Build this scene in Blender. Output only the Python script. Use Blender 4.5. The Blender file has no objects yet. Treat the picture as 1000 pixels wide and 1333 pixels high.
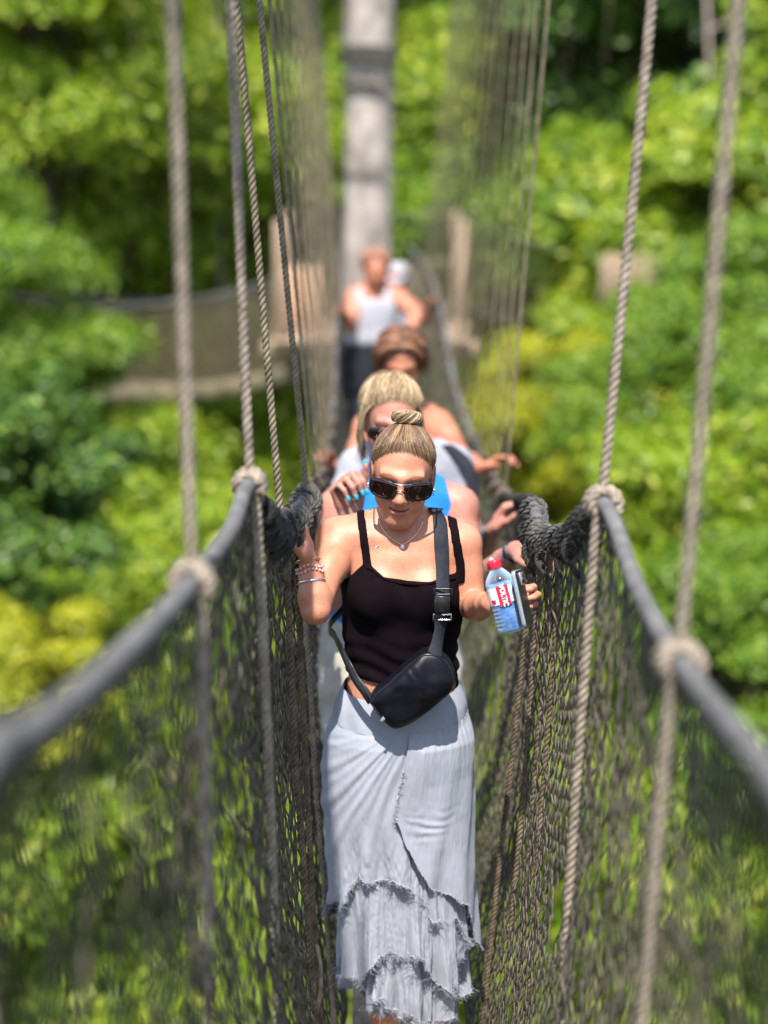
import bpy, math, random
import numpy as np
from mathutils import Vector, Matrix, Euler
from mathutils.bvhtree import BVHTree

random.seed(7)
RNG = np.random.default_rng(11)
R = math.radians
scene = bpy.context.scene
COL = scene.collection

# ------------------------------------------------------------------ camera
FPX = 2400.0                       # focal length in photo pixels (photo 1000 x 1333)
PITCH = R(12.0)
cam_d = bpy.data.cameras.new('camera')
cam_d.sensor_fit = 'HORIZONTAL'
cam_d.sensor_width = 36.0
cam_d.lens = 36.0 * FPX / 1000.0
cam_d.clip_start = 0.05
cam_d.clip_end = 600.0
cam_d.dof.use_dof = True
cam_d.dof.focus_distance = 4.30
cam_d.dof.aperture_fstop = 1.85
cam = bpy.data.objects.new('camera', cam_d)
COL.objects.link(cam)
cam.location = (0, 0, 0)
cam.rotation_euler = (R(90) - PITCH, 0, 0)
scene.camera = cam

# ------------------------------------------------------------------ world, sun, exposure
SUN_DIR = Vector((-0.08, -0.52, 1.0)).normalized()      # towards the sun
SUN_EL = math.asin(SUN_DIR.z)
world = bpy.data.worlds.new('World')
scene.world = world
world.use_nodes = True
wnt = world.node_tree
wbg = wnt.nodes['Background']
sky = wnt.nodes.new('ShaderNodeTexSky')
sky.sky_type = 'NISHITA'
sky.sun_disc = False
sky.sun_elevation = SUN_EL
sky.sun_rotation = math.atan2(SUN_DIR.x, SUN_DIR.y)
wnt.links.new(sky.outputs[0], wbg.inputs[0])
wbg.inputs[1].default_value = 0.15
sun_d = bpy.data.lights.new('sun', 'SUN')
sun_d.energy = 4.9
sun_d.angle = R(0.53)
sun_d.color = (1.0, 0.95, 0.87)
sun = bpy.data.objects.new('sun', sun_d)
COL.objects.link(sun)
sun.rotation_euler = SUN_DIR.to_track_quat('Z', 'Y').to_euler()
scene.view_settings.view_transform = 'Standard'
scene.view_settings.look = 'None'
scene.view_settings.exposure = 1.2
scene.view_settings.gamma = 1.0
scene.view_settings.use_curve_mapping = False
cy = scene.cycles
cy.use_denoising = True
try:
    cy.denoiser = 'OPENIMAGEDENOISE'
except Exception:
    pass
cy.max_bounces = 9
cy.diffuse_bounces = 6
cy.glossy_bounces = 3
cy.transmission_bounces = 6
cy.transparent_max_bounces = 8
cy.caustics_reflective = False
cy.caustics_refractive = False
cy.sample_clamp_indirect = 6.0

# ------------------------------------------------------------------ helpers: projection, meshes
CT, ST = math.cos(PITCH), math.sin(PITCH)

def ray(px, py):
    u = (px - 500.0) / FPX
    v = (666.5 - py) / FPX
    return np.array((u, CT + v * ST, -ST + v * CT))

def at(px, py, Y):
    d = ray(px, py)
    return d * (Y / d[1])

def V3(*a):
    return np.array(a, float)

def unit(v):
    v = np.asarray(v, float)
    return v / max(1e-9, np.linalg.norm(v))

def mesh_np(name, verts, faces, smooth=True):
    """verts (N,3), faces: (M,k) array or list of such arrays"""
    if isinstance(faces, np.ndarray):
        faces = [faces]
    faces = [np.asarray(f, np.int32) for f in faces if len(f)]
    me = bpy.data.meshes.new(name)
    verts = np.asarray(verts, np.float32)
    me.vertices.add(len(verts))
    me.vertices.foreach_set('co', verts.ravel())
    nl = sum(f.size for f in faces)
    npoly = sum(len(f) for f in faces)
    me.loops.add(nl)
    me.polygons.add(npoly)
    me.loops.foreach_set('vertex_index', np.concatenate([f.ravel() for f in faces]))
    tot = np.concatenate([np.full(len(f), f.shape[1], np.int32) for f in faces])
    start = np.concatenate([[0], np.cumsum(tot)[:-1]]).astype(np.int32)
    me.polygons.foreach_set('loop_start', start)
    me.polygons.foreach_set('loop_total', tot)
    me.update(calc_edges=True)
    me.validate()
    if smooth:
        me.polygons.foreach_set('use_smooth', np.ones(len(me.polygons), bool))
    return me

def link(name, me, m=None, parent=None, kind=None):
    o = bpy.data.objects.new(name, me)
    COL.objects.link(o)
    if me is not None and m is not None and len(me.materials) == 0:
        me.materials.append(m)
    if parent is not None:
        o.parent = parent
        pl = Vector((0, 0, 0)); q = parent
        while q is not None:
            pl += q.location; q = q.parent
        o.location = -pl                  # parts are modelled in world space
    if kind:
        o['kind'] = kind
    return o

def empty(name, loc):
    o = bpy.data.objects.new(name, None)
    COL.objects.link(o)
    o.empty_display_size = 0.1
    o.location = Vector(loc)
    return o

def tag(o, label, cat, group=None, kind=None):
    o['label'] = label
    o['category'] = cat
    if group:
        o['group'] = group
    if kind:
        o['kind'] = kind
    return o

class MB:
    """collects verts / faces of one mesh"""
    def __init__(s):
        s.v = []; s.q = []; s.t = []; s.n = 0
    def add(s, v, q=None, t=None):
        v = np.asarray(v, float)
        if q is not None and len(q):
            s.q.append(np.asarray(q, np.int64) + s.n)
        if t is not None and len(t):
            s.t.append(np.asarray(t, np.int64) + s.n)
        s.v.append(v); s.n += len(v)
        return s
    def mesh(s, name, smooth=True):
        fs = []
        if s.q: fs.append(np.concatenate(s.q))
        if s.t: fs.append(np.concatenate(s.t))
        return mesh_np(name, np.concatenate(s.v), fs, smooth)
    def obj(s, name, m, parent=None, kind=None, smooth=True):
        return link(name, s.mesh(name, smooth), m, parent, kind)
    # --- shapes
    def tube(s, pts, r, sides=8, cap=True, closed=False):
        pts = np.asarray(pts, float); n = len(pts)
        r = np.broadcast_to(np.asarray(r, float), (n,))
        if closed:
            tan = np.roll(pts, -1, 0) - np.roll(pts, 1, 0)
        else:
            tan = np.gradient(pts, axis=0)
        tan /= np.maximum(1e-9, np.linalg.norm(tan, axis=1))[:, None]
        ref = V3(0, 0, 1) if abs(tan[0][2]) < 0.9 else V3(1, 0, 0)
        N = np.zeros_like(pts); a = unit(np.cross(tan[0], ref)); N[0] = a
        for i in range(1, n):
            a = a - tan[i] * np.dot(a, tan[i]); a = unit(a); N[i] = a
        B = np.cross(tan, N)
        ang = np.arange(sides) * 2 * math.pi / sides
        v = pts[:, None, :] + r[:, None, None] * (np.cos(ang)[None, :, None] * N[:, None, :] + np.sin(ang)[None, :, None] * B[:, None, :])
        v = v.reshape(-1, 3)
        m = n if closed else n - 1
        i = np.arange(m)[:, None]; j = np.arange(sides)[None, :]
        i2 = (i + 1) % n; j2 = (j + 1) % sides
        q = np.stack([i * sides + j, i * sides + j2, i2 * sides + j2, i2 * sides + j], -1).reshape(-1, 4)
        t = []
        if cap and not closed:
            v = np.vstack([v, pts[:1], pts[-1:]])
            c0, c1 = n * sides, n * sides + 1
            for k in range(sides):
                k2 = (k + 1) % sides
                t.append((c0, k2, k)); t.append((c1, (n - 1) * sides + k, (n - 1) * sides + k2))
        s.add(v, q, np.array(t) if t else None)
        return s
    def segs(s, A, B, r, sides=3):
        """many short straight cords at once"""
        A = np.asarray(A, float); B = np.asarray(B, float)
        d = B - A; d /= np.maximum(1e-9, np.linalg.norm(d, axis=1))[:, None]
        ref = np.where(np.abs(d[:, 2:3]) > 0.9, np.array([[1.0, 0, 0]]), np.array([[0, 0, 1.0]]))
        N = np.cross(d, ref); N /= np.linalg.norm(N, axis=1)[:, None]
        Bn = np.cross(d, N)
        ang = np.arange(sides) * 2 * math.pi / sides
        off = np.cos(ang)[None, :, None] * N[:, None, :] + np.sin(ang)[None, :, None] * Bn[:, None, :]
        r = np.broadcast_to(np.asarray(r, float), (len(A),))[:, None, None]
        v = np.concatenate([A[:, None, :] + off * r, B[:, None, :] + off * r], 1).reshape(-1, 3)
        k = np.arange(len(A))[:, None] * 2 * sides; j = np.arange(sides)[None, :]; j2 = (j + 1) % sides
        q = np.stack([k + j, k + j2, k + sides + j2, k + sides + j], -1).reshape(-1, 4)
        return s.add(v, q)
    def grid(s, P, wrap=False):
        """P (n,m,3) surface"""
        n, m, _ = P.shape
        i = np.arange(n - 1)[:, None]; mm = m if wrap else m - 1
        j = np.arange(mm)[None, :]; j2 = (j + 1) % m
        q = np.stack([i * m + j, i * m + j2, (i + 1) * m + j2, (i + 1) * m + j], -1).reshape(-1, 4)
        return s.add(P.reshape(-1, 3), q)
    def box(s, c, h, Rm=None):
        c = np.asarray(c, float); h = np.asarray(h, float)
        v = np.array([(x, y, z) for x in (-1, 1) for y in (-1, 1) for z in (-1, 1)], float) * h
        if Rm is not None:
            v = v @ np.asarray(Rm).T
        q = np.array([(0, 1, 3, 2), (4, 6, 7, 5), (0, 4, 5, 1), (2, 3, 7, 6), (0, 2, 6, 4), (1, 5, 7, 3)])
        return s.add(v + c, q)
    def bbox_(s, c, h, b, Rm=None):
        """bevelled box: b = bevel"""
        h = np.asarray(h, float)
        P = []
        for sx in (-1, 1):
            for sy in (-1, 1):
                for sz in (-1, 1):
                    P.append((sx * (h[0] - b), sy * (h[1] - b), sz * h[2]))
                    P.append((sx * (h[0] - b), sy * h[1], sz * (h[2] - b)))
                    P.append((sx * h[0], sy * (h[1] - b), sz * (h[2] - b)))
        P = np.array(P)
        import bmesh
        bm = bmesh.new()
        vs = [bm.verts.new(p) for p in P]
        res = bmesh.ops.convex_hull(bm, input=vs)
        bm.verts.ensure_lookup_table(); bm.verts.index_update()
        bmesh.ops.triangulate(bm, faces=bm.faces[:])
        V = np.array([v.co[:] for v in bm.verts]); T = np.array([[v.index for v in f.verts] for f in bm.faces])
        bm.free()
        if Rm is not None: V = V @ np.asarray(Rm).T
        return s.add(V + np.asarray(c, float), None, T)
    def ellipsoid(s, c, r, Rm=None, nu=14, nv=9):
        th = np.linspace(0, math.pi, nv)[:, None]; ph = (np.arange(nu) * 2 * math.pi / nu)[None, :]
        P = np.stack([np.sin(th) * np.cos(ph), np.sin(th) * np.sin(ph), np.cos(th) * np.ones_like(ph)], -1) * np.asarray(r, float)
        if Rm is not None: P = P @ np.asarray(Rm).T
        return s.grid(P + np.asarray(c, float), wrap=True)
    def lathe(s, prof, base, axis, nu=24):
        axis = unit(axis); a = unit(np.cross(axis, V3(0.3, 1, 0.2))); b = np.cross(axis, a)
        prof = np.asarray(prof, float); ph = np.arange(nu) * 2 * math.pi / nu
        rad = np.cos(ph)[:, None] * a + np.sin(ph)[:, None] * b
        P = np.asarray(base, float) + prof[:, None, 1:2] * axis + prof[:, None, 0:1] * rad[None]
        return s.grid(P, wrap=True)
    def rope(s, pts, r, pitch=0.055, strands=3, sides=6, spp=9):
        """laid rope: strands twisted round the path"""
        pts = np.asarray(pts, float)
        L = np.concatenate([[0], np.cumsum(np.linalg.norm(np.diff(pts, axis=0), axis=1))])
        n = max(3, int(L[-1] / pitch * spp))
        t = np.linspace(0, L[-1], n)
        P = np.stack([np.interp(t, L, pts[:, k]) for k in range(3)], -1)
        tan = np.gradient(P, axis=0); tan /= np.maximum(1e-9, np.linalg.norm(tan, axis=1))[:, None]
        ref = V3(0, 1, 0) if abs(tan[0][1]) < 0.9 else V3(1, 0, 0)
        N = np.zeros_like(P); a = unit(np.cross(tan[0], ref)); N[0] = a
        for i in range(1, n):
            a = unit(a - tan[i] * np.dot(a, tan[i])); N[i] = a
        B = np.cross(tan, N)
        for k in range(strands):
            ph = 2 * math.pi * (t / pitch + k / strands)
            c = P + 0.5 * r * (np.cos(ph)[:, None] * N + np.sin(ph)[:, None] * B)
            s.tube(c, 0.52 * r, sides)
        return s

def catmull(pts, n):
    """smooth curve through points"""
    pts = np.asarray(pts, float)
    P = np.vstack([2 * pts[0] - pts[1], pts, 2 * pts[-1] - pts[-2]])
    out = []
    m = len(pts) - 1
    for t in np.linspace(0, m - 1e-6, n):
        i = int(t); f = t - i
        p0, p1, p2, p3 = P[i:i + 4]
        out.append(0.5 * ((2 * p1) + (-p0 + p2) * f + (2 * p0 - 5 * p1 + 4 * p2 - p3) * f * f + (-p0 + 3 * p1 - 3 * p2 + p3) * f ** 3))
    return np.array(out)

_LAT = RNG.random((64, 64, 64)).astype(np.float32)
def vnoise(x, y=0.0, z=0.0):
    """smooth value noise, about -1..1"""
    x, y, z = np.broadcast_arrays(np.asarray(x, float), np.asarray(y, float), np.asarray(z, float))
    xi = np.floor(x).astype(int); yi = np.floor(y).astype(int); zi = np.floor(z).astype(int)
    fx = x - xi; fy = y - yi; fz = z - zi
    fx = fx * fx * (3 - 2 * fx); fy = fy * fy * (3 - 2 * fy); fz = fz * fz * (3 - 2 * fz)
    def L(a, b, c): return _LAT[(xi + a) & 63, (yi + b) & 63, (zi + c) & 63]
    r = ((L(0,0,0)*(1-fx)+L(1,0,0)*fx)*(1-fy)+(L(0,1,0)*(1-fx)+L(1,1,0)*fx)*fy)*(1-fz) + \
        ((L(0,0,1)*(1-fx)+L(1,0,1)*fx)*(1-fy)+(L(0,1,1)*(1-fx)+L(1,1,1)*fx)*fy)*fz
    return r * 2 - 1

# ------------------------------------------------------------------ materials
def new_mat(name):
    m = bpy.data.materials.new(name); m.use_nodes = True
    return m, m.node_tree, m.node_tree.nodes['Principled BSDF']

def mat(name, c1, c2=None, scale=20.0, rough=0.6, bump=0.0, bscale=None, spec=0.5, metal=0.0, stretch=(1, 1, 1), sheen=0.0, attr=None, detail=6.0, transmission=0.0, alpha=1.0, sss=0.0, bdist=0.004):
    m, nt, b = new_mat(name)
    N = nt.nodes; Lk = nt.links
    b.inputs['Roughness'].default_value = rough
    b.inputs['Metallic'].default_value = metal
    b.inputs['Specular IOR Level'].default_value = spec
    b.inputs['Transmission Weight'].default_value = transmission
    b.inputs['Alpha'].default_value = alpha
    b.inputs['Sheen Weight'].default_value = sheen
    if sss:
        b.inputs['Subsurface Weight'].default_value = sss
        b.inputs['Subsurface Radius'].default_value = (0.012, 0.005, 0.003)
        b.inputs['Subsurface Scale'].default_value = 1.0
    tc = N.new('ShaderNodeTexCoord'); mp = N.new('ShaderNodeMapping')
    mp.inputs['Scale'].default_value = stretch
    Lk.new(tc.outputs['Object'], mp.inputs['Vector'])
    c2 = c2 or c1
    nz = N.new('ShaderNodeTexNoise'); nz.inputs['Scale'].default_value = scale; nz.inputs['Detail'].default_value = detail
    Lk.new(mp.outputs['Vector'], nz.inputs['Vector'])
    rp = N.new('ShaderNodeValToRGB')
    rp.color_ramp.elements[0].position = 0.3; rp.color_ramp.elements[1].position = 0.7
    rp.color_ramp.elements[0].color = (*c1, 1); rp.color_ramp.elements[1].color = (*c2, 1)
    Lk.new(nz.outputs['Fac'], rp.inputs['Fac'])
    out = rp.outputs['Color']
    if attr:
        at_ = N.new('ShaderNodeAttribute'); at_.attribute_name = attr
        mx = N.new('ShaderNodeMix'); mx.data_type = 'RGBA'; mx.blend_type = 'MULTIPLY'; mx.inputs['Factor'].default_value = 1.0
        Lk.new(out, mx.inputs['A']); Lk.new(at_.outputs['Color'], mx.inputs['B']); out = mx.outputs['Result']
    Lk.new(out, b.inputs['Base Color'])
    if bump:
        nb = N.new('ShaderNodeTexNoise'); nb.inputs['Scale'].default_value = bscale or scale * 3; nb.inputs['Detail'].default_value = 5
        Lk.new(mp.outputs['Vector'], nb.inputs['Vector'])
        bp = N.new('ShaderNodeBump'); bp.inputs['Strength'].default_value = bump; bp.inputs['Distance'].default_value = bdist
        Lk.new(nb.outputs['Fac'], bp.inputs['Height']); Lk.new(bp.outputs['Normal'], b.inputs['Normal'])
    return m

def leaf_mat(name, cols, trans=0.35, rough=0.38):
    """leaf colour differs from leaf to leaf"""
    m, nt, b = new_mat(name)
    N = nt.nodes; Lk = nt.links
    g = N.new('ShaderNodeNewGeometry'); rp = N.new('ShaderNodeValToRGB')
    el = rp.color_ramp.elements
    while len(el) < len(cols): el.new(0.5)
    for k, (p, c) in enumerate(cols):
        el[k].position = p; el[k].color = (*c, 1)
    Lk.new(g.outputs['Random Per Island'], rp.inputs['Fac'])
    Lk.new(rp.outputs['Color'], b.inputs['Base Color'])
    b.inputs['Roughness'].default_value = rough
    b.inputs['Specular IOR Level'].default_value = 0.35
    tr = N.new('ShaderNodeBsdfTranslucent')
    hs = N.new('ShaderNodeHueSaturation'); hs.inputs['Hue'].default_value = 0.485; hs.inputs['Saturation'].default_value = 1.1; hs.inputs['Value'].default_value = 1.35
    Lk.new(rp.outputs['Color'], hs.inputs['Color']); Lk.new(hs.outputs['Color'], tr.inputs['Color'])
    mx = N.new('ShaderNodeMixShader'); mx.inputs[0].default_value = trans
    Lk.new(b.outputs[0], mx.inputs[1]); Lk.new(tr.outputs[0], mx.inputs[2])
    Lk.new(mx.outputs[0], nt.nodes['Material Output'].inputs['Surface'])
    return m

M = {}
M['rope'] = mat('rope_tan', (0.14, 0.112, 0.085), (0.31, 0.258, 0.20), 45, 0.85, 0.6, 400, 0.2)
M['rope_brown'] = mat('rope_brown', (0.045, 0.031, 0.02), (0.16, 0.115, 0.075), 40, 0.8, 0.6, 400, 0.25)
M['rope_grey'] = mat('rope_grey', (0.022, 0.021, 0.019), (0.115, 0.108, 0.095), 30, 0.8, 0.5, 400, 0.25)
M['rope_dark'] = mat('rope_dark', (0.006, 0.006, 0.006), (0.04, 0.038, 0.034), 60, 0.75, 0.5, 400, 0.3)
M['rail'] = mat('handrail_sleeve', (0.065, 0.062, 0.060), (0.135, 0.127, 0.120), 22, 0.75, 0.5, 90, 0.4)
M['net'] = mat('net_cord', (0.006, 0.0055, 0.004), (0.115, 0.095, 0.06), 55, 0.7, 0.0, spec=0.35)
M['net_near'] = mat('net_cord_brown', (0.025, 0.021, 0.012), (0.10, 0.083, 0.048), 20, 0.75, 0.0, spec=0.3)  # browner cord for the net panels nearest the camera
M['net_far'] = mat('net_cord_olive', (0.05, 0.045, 0.03), (0.13, 0.115, 0.075), 20, 0.75, 0.0, spec=0.3)
M['net_tan'] = mat('old_net_cord', (0.10, 0.075, 0.045), (0.28, 0.22, 0.15), 20, 0.8, 0.0, spec=0.3)
M['rope_far'] = mat('rope_far_olive', (0.085, 0.070, 0.045), (0.21, 0.17, 0.115), 30, 0.85, 0.0, spec=0.2)
M['wood_pale'] = mat('pale_board', (0.11, 0.095, 0.06), (0.19, 0.16, 0.105), 5, 0.85, 0.2, 30, 0.2)
M['wood'] = mat('weathered_plank', (0.16, 0.11, 0.07), (0.34, 0.25, 0.17), 9, 0.8, 0.4, 40, 0.3, stretch=(6, 1, 6))
M['wood_red'] = mat('reddish_board', (0.36, 0.19, 0.11), (0.55, 0.33, 0.21), 8, 0.75, 0.3, 40, 0.3, stretch=(6, 6, 1))
M['steel'] = mat('steel_cable', (0.12, 0.12, 0.12), (0.3, 0.3, 0.3), 80, 0.45, 0.3, 300, 0.5, metal=0.8)
M['bark_pale'] = mat('pale_bark', (0.17, 0.14, 0.118), (0.42, 0.36, 0.32), 7.0, 0.85, 0.5, 9, 0.2, stretch=(1, 1, 0.6), bdist=0.03)
M['bark_pink'] = mat('pinkish_bark', (0.22, 0.165, 0.145), (0.40, 0.32, 0.285), 5.0, 0.85, 0.5, 9, 0.2, stretch=(1, 1, 0.4), bdist=0.03)
M['bark'] = mat('brown_bark', (0.035, 0.027, 0.018), (0.10, 0.08, 0.05), 3.0, 0.9, 0.6, 9, 0.2, stretch=(1, 1, 0.3), bdist=0.03)
M['ground'] = mat('forest_floor', (0.02, 0.022, 0.01), (0.06, 0.055, 0.025), 0.4, 0.95, 0.5, 3, 0.1, bdist=0.2)
# ================================================================== SETTING: ground, forest, trees
def ground_z(x, y):
    return -25.0 + 0.010 * np.maximum(0, y - 22) ** 1.75 + 1.2 * np.sin(x * 0.11) * np.cos(y * 0.07)

gx = np.linspace(-220, 220, 90); gy = np.linspace(-160, 330, 100)
GX, GY = np.meshgrid(gx, gy)
GP = np.stack([GX, GY, ground_z(GX, np.minimum(GY, 190)) + 1.5 * vnoise(GX * 0.08, GY * 0.08)], -1)
ground = MB().grid(GP).obj('ground', M['ground'], kind='structure')

LIME = [(0.0, (0.075, 0.14, 0.012)), (0.35, (0.17, 0.275, 0.018)), (0.75, (0.29, 0.39, 0.026)), (1.0, (0.58, 0.60, 0.10))]
GREEN = [(0.0, (0.055, 0.12, 0.014)), (0.45, (0.13, 0.235, 0.022)), (0.85, (0.22, 0.34, 0.032)), (1.0, (0.42, 0.49, 0.10))]
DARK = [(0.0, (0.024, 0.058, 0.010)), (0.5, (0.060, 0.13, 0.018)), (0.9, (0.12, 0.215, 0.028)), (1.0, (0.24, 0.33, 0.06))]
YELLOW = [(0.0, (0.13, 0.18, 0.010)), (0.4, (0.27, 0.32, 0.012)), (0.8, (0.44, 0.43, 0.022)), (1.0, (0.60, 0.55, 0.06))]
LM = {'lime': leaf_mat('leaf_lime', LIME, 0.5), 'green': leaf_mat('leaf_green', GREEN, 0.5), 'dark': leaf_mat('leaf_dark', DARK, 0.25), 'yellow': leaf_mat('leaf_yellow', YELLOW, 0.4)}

def leaves(mb, pos, nor, size, rng):
    """folded leaf blades: base, left, tip, right"""
    n = len(pos)
    nor = nor / np.linalg.norm(nor, axis=1)[:, None]
    a = rng.normal(size=(n, 3)); a -= nor * (a * nor).sum(1)[:, None]; a /= np.linalg.norm(a, axis=1)[:, None]
    a = a - np.array([0, 0, 0.35]); a -= nor * (a * nor).sum(1)[:, None]; a /= np.linalg.norm(a, axis=1)[:, None]
    b = np.cross(nor, a)
    L = size * rng.uniform(0.6, 1.3, n)[:, None]; W = L * rng.uniform(0.22, 0.32, n)[:, None]
    droop = L * 0.12
    p0 = pos - a * L * 0.5; p2 = pos + a * L * 0.5 - nor * droop
    p1 = pos + b * W + nor * L * 0.04; p3 = pos - b * W + nor * L * 0.04
    v = np.stack([p0, p1, p2, p3], 1).reshape(-1, 3)
    k = np.arange(n)[:, None] * 4
    t = np.concatenate([k + np.array([[0, 2, 1]]), k + np.array([[0, 3, 2]])])
    mb.add(v, None, t)

def make_crown(seed, rad, nclump, nleaf, size, flat=0.75):
    rng = np.random.default_rng(seed)
    mb = MB(); cs = []
    for k in range(nclump):
        d = rng.normal(size=3); d /= np.linalg.norm(d)
        if d[2] < -0.75: d[2] *= -0.5
        f = rng.uniform(0.4, 1.0) ** 0.6
        c = d * np.array([rad, rad, rad * flat]) * f
        cs.append(c)
        cr = rad * rng.uniform(0.16, 0.34)
        m = int(nleaf * rng.uniform(0.7, 1.3))
        u = rng.normal(size=(m, 3)); u /= np.linalg.norm(u, axis=1)[:, None]
        u[:, 2] = np.where(u[:, 2] < -0.5, -u[:, 2] * 0.7, u[:, 2])
        rr = cr * (0.35 + 0.7 * rng.random(m) ** 0.7) * (1 + 0.25 * np.sin(u[:, 0] * 5 + k) * np.cos(u[:, 1] * 4 - k))
        pos = c + u * rr[:, None] * np.array([1.15, 1.15, 0.8])
        nor = u * 0.55 + np.array([0, -0.1, 0.55]) + rng.normal(size=(m, 3)) * 0.55
        nor[:, :2] += u[:, :2] * 0.4
        leaves(mb, pos, nor, size, rng)
    return mb.mesh('crown', False), cs

def make_trunk(seed, rad, height, cs, r0=0.22):
    rng = np.random.default_rng(seed + 99)
    mb = MB()
    top = np.array([0, 0, rad * 0.15])
    pts = catmull([(0.3, 0.2, -height), (0.1 * rng.normal(), 0.1, -height * 0.6), (0.15 * rng.normal(), 0, -rad * 0.9), top], 14)
    mb.tube(pts, np.linspace(r0, r0 * 0.45, 14), 8)
    for c in cs:
        s = pts[rng.integers(9, 13)]
        mid = (s + c) / 2 + np.array([0, 0, -0.12 * rad])
        mb.tube(catmull([s, mid, c], 6), np.linspace(r0 * 0.3, r0 * 0.06, 6), 5)
    return mb.mesh('trunk')

CR = {}
specs = {'a': (3.2, 64, 1050, 0.16, 0.95), 'b': (3.0, 56, 1050, 0.15, 1.05), 'c': (2.6, 48, 950, 0.17, 0.9), 'd': (3.4, 70, 1050, 0.155, 0.85)}
for i, (k, a) in enumerate(specs.items()):
    me, cs = make_crown(40 + i, *a)
    CR[k] = (me, make_trunk(40 + i, a[0], 34.0, cs), a[0])
CRM = {}
def crown_mesh(k, mk):
    if (k, mk) not in CRM:
        me = CR[k][0].copy(); me.materials.clear(); me.materials.append(LM[mk]); CRM[(k, mk)] = me
    return CRM[(k, mk)]
TRM = {}
def trunk_mesh(k):
    if k not in TRM:
        me = CR[k][1]; me.materials.append(M['bark']); TRM[k] = me
    return TRM[k]

def tree(px, py, Y, rad, shape, leaf, label, rz=None):
    c = at(px, py, Y)
    s = rad / CR[shape][2]
    z0 = float(ground_z(c[0], c[1]))
    t = empty('leafy_tree', (c[0], c[1], z0))
    tag(t, label, 'tree', 'leafy trees of the valley')
    rz = rz if rz is not None else random.uniform(0, 6.28)
    o = bpy.data.objects.new('crown', crown_mesh(shape, leaf)); COL.objects.link(o); o.parent = t
    o.location = (0, 0, c[2] - z0); o.scale = (s, s, s); o.rotation_euler = (0, 0, rz)
    o = bpy.data.objects.new('trunk', trunk_mesh(shape)); COL.objects.link(o); o.parent = t
    o.location = (0, 0, c[2] - z0); o.scale = (s, s, s); o.rotation_euler = (0, 0, rz)
    return t

TREES = [
 # px, py, Y, radius, shape, leaf, label
 (60, 130, 26, 4.2, 'a', 'lime', 'bright lime leafy tree filling the upper left corner'),
 (40, 50, 22, 2.3, 'b', 'lime', 'smaller lime tree poking into the very top left corner'),
 (110, 880, 17, 1.7, 'a', 'green', 'mid green tree just above the near left handrail beside the yellow one'),
 (250, 60, 30, 4.2, 'b', 'lime', 'mid green leafy tree at the top between two left hanging ropes'),
 (170, 300, 31, 3.8, 'd', 'lime', 'sunny yellow-green tree left of the hanging ropes above the side walkway'),
 (340, 250, 34, 4.0, 'c', 'lime', 'far lime tree seen through the dense row of left ropes'),
 (-30, 420, 18, 1.4, 'b', 'green', 'glossy green tree with pale leaves at the left edge, mid height'),
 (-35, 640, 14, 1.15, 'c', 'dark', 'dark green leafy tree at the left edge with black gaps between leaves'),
 (150, 715, 20, 1.75, 'a', 'lime', 'bright green tree below the side walkway, left of the blurred rope'),
 (270, 640, 25, 1.9, 'd', 'lime', 'lime tree just left of the left handrail knot'),
 (-10, 890, 13, 0.85, 'd', 'yellow', 'yellow-green tree touching the left frame edge above the near handrail'),
 (190, 770, 18, 1.7, 'b', 'lime', 'mid green tree behind the near left handrail'),
 (70, 1100, 15, 2.4, 'a', 'lime', 'green tree low on the left, seen through the near netting'),
 (290, 950, 20, 2.4, 'c', 'lime', 'yellow-green tree behind the left netting between two ropes'),
 (230, 1270, 15, 2.0, 'd', 'lime', 'green tree at the bottom left behind the netting'),
 (420, 90, 40, 5.0, 'a', 'green', 'green tree left of the pale trunk at the top'),
 (590, 100, 36, 3.2, 'd', 'lime', 'bright green tree just right of the pale trunk at the top'),
 (560, 270, 30, 2.8, 'b', 'lime', 'lime tree right of the pale trunk above the far walkers'),
 (700, 170, 34, 3.6, 'c', 'lime', 'lime tree behind the right rope row at the top'),
 (690, 380, 27, 2.9, 'a', 'green', 'soft green tree right of the far handrail'),
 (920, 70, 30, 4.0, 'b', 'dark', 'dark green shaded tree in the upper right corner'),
 (820, 200, 33, 3.4, 'd', 'green', 'dark green tree behind the right pale rope near the top'),
 (960, 330, 25, 2.6, 'c', 'lime', 'mid green tree at the right edge in the upper third'),
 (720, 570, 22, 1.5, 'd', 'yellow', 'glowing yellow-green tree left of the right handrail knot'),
 (860, 560, 24, 2.2, 'a', 'lime', 'bright lime tree between the two right hanging ropes'),
 (960, 520, 19, 1.7, 'b', 'green', 'green tree at the right edge beside the blurred rope, mid height'),
 (930, 720, 17, 1.7, 'c', 'lime', 'sunny yellow-green tree right of the right handrail'),
 (840, 640, 30, 2.8, 'd', 'yellow', 'yellow tree behind the right handrail knot'),
 (990, 870, 14, 1.3, 'a', 'green', 'green tree at the right edge above the near handrail'),
 (840, 900, 21, 2.3, 'b', 'lime', 'lime tree behind the right netting below the handrail'),
 (950, 1130, 15, 2.5, 'd', 'lime', 'green tree low on the right, seen through the near netting'),
 (760, 1120, 20, 2.4, 'a', 'lime', 'yellow-green tree behind the right netting near the woman'),
 (850, 1290, 15, 2.0, 'c', 'lime', 'green tree at the bottom right behind the netting'),
 (650, 800, 24, 2.6, 'd', 'lime', 'lime tree seen past the water bottle'),
]
for a in TREES:
    tree(*a)

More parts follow.
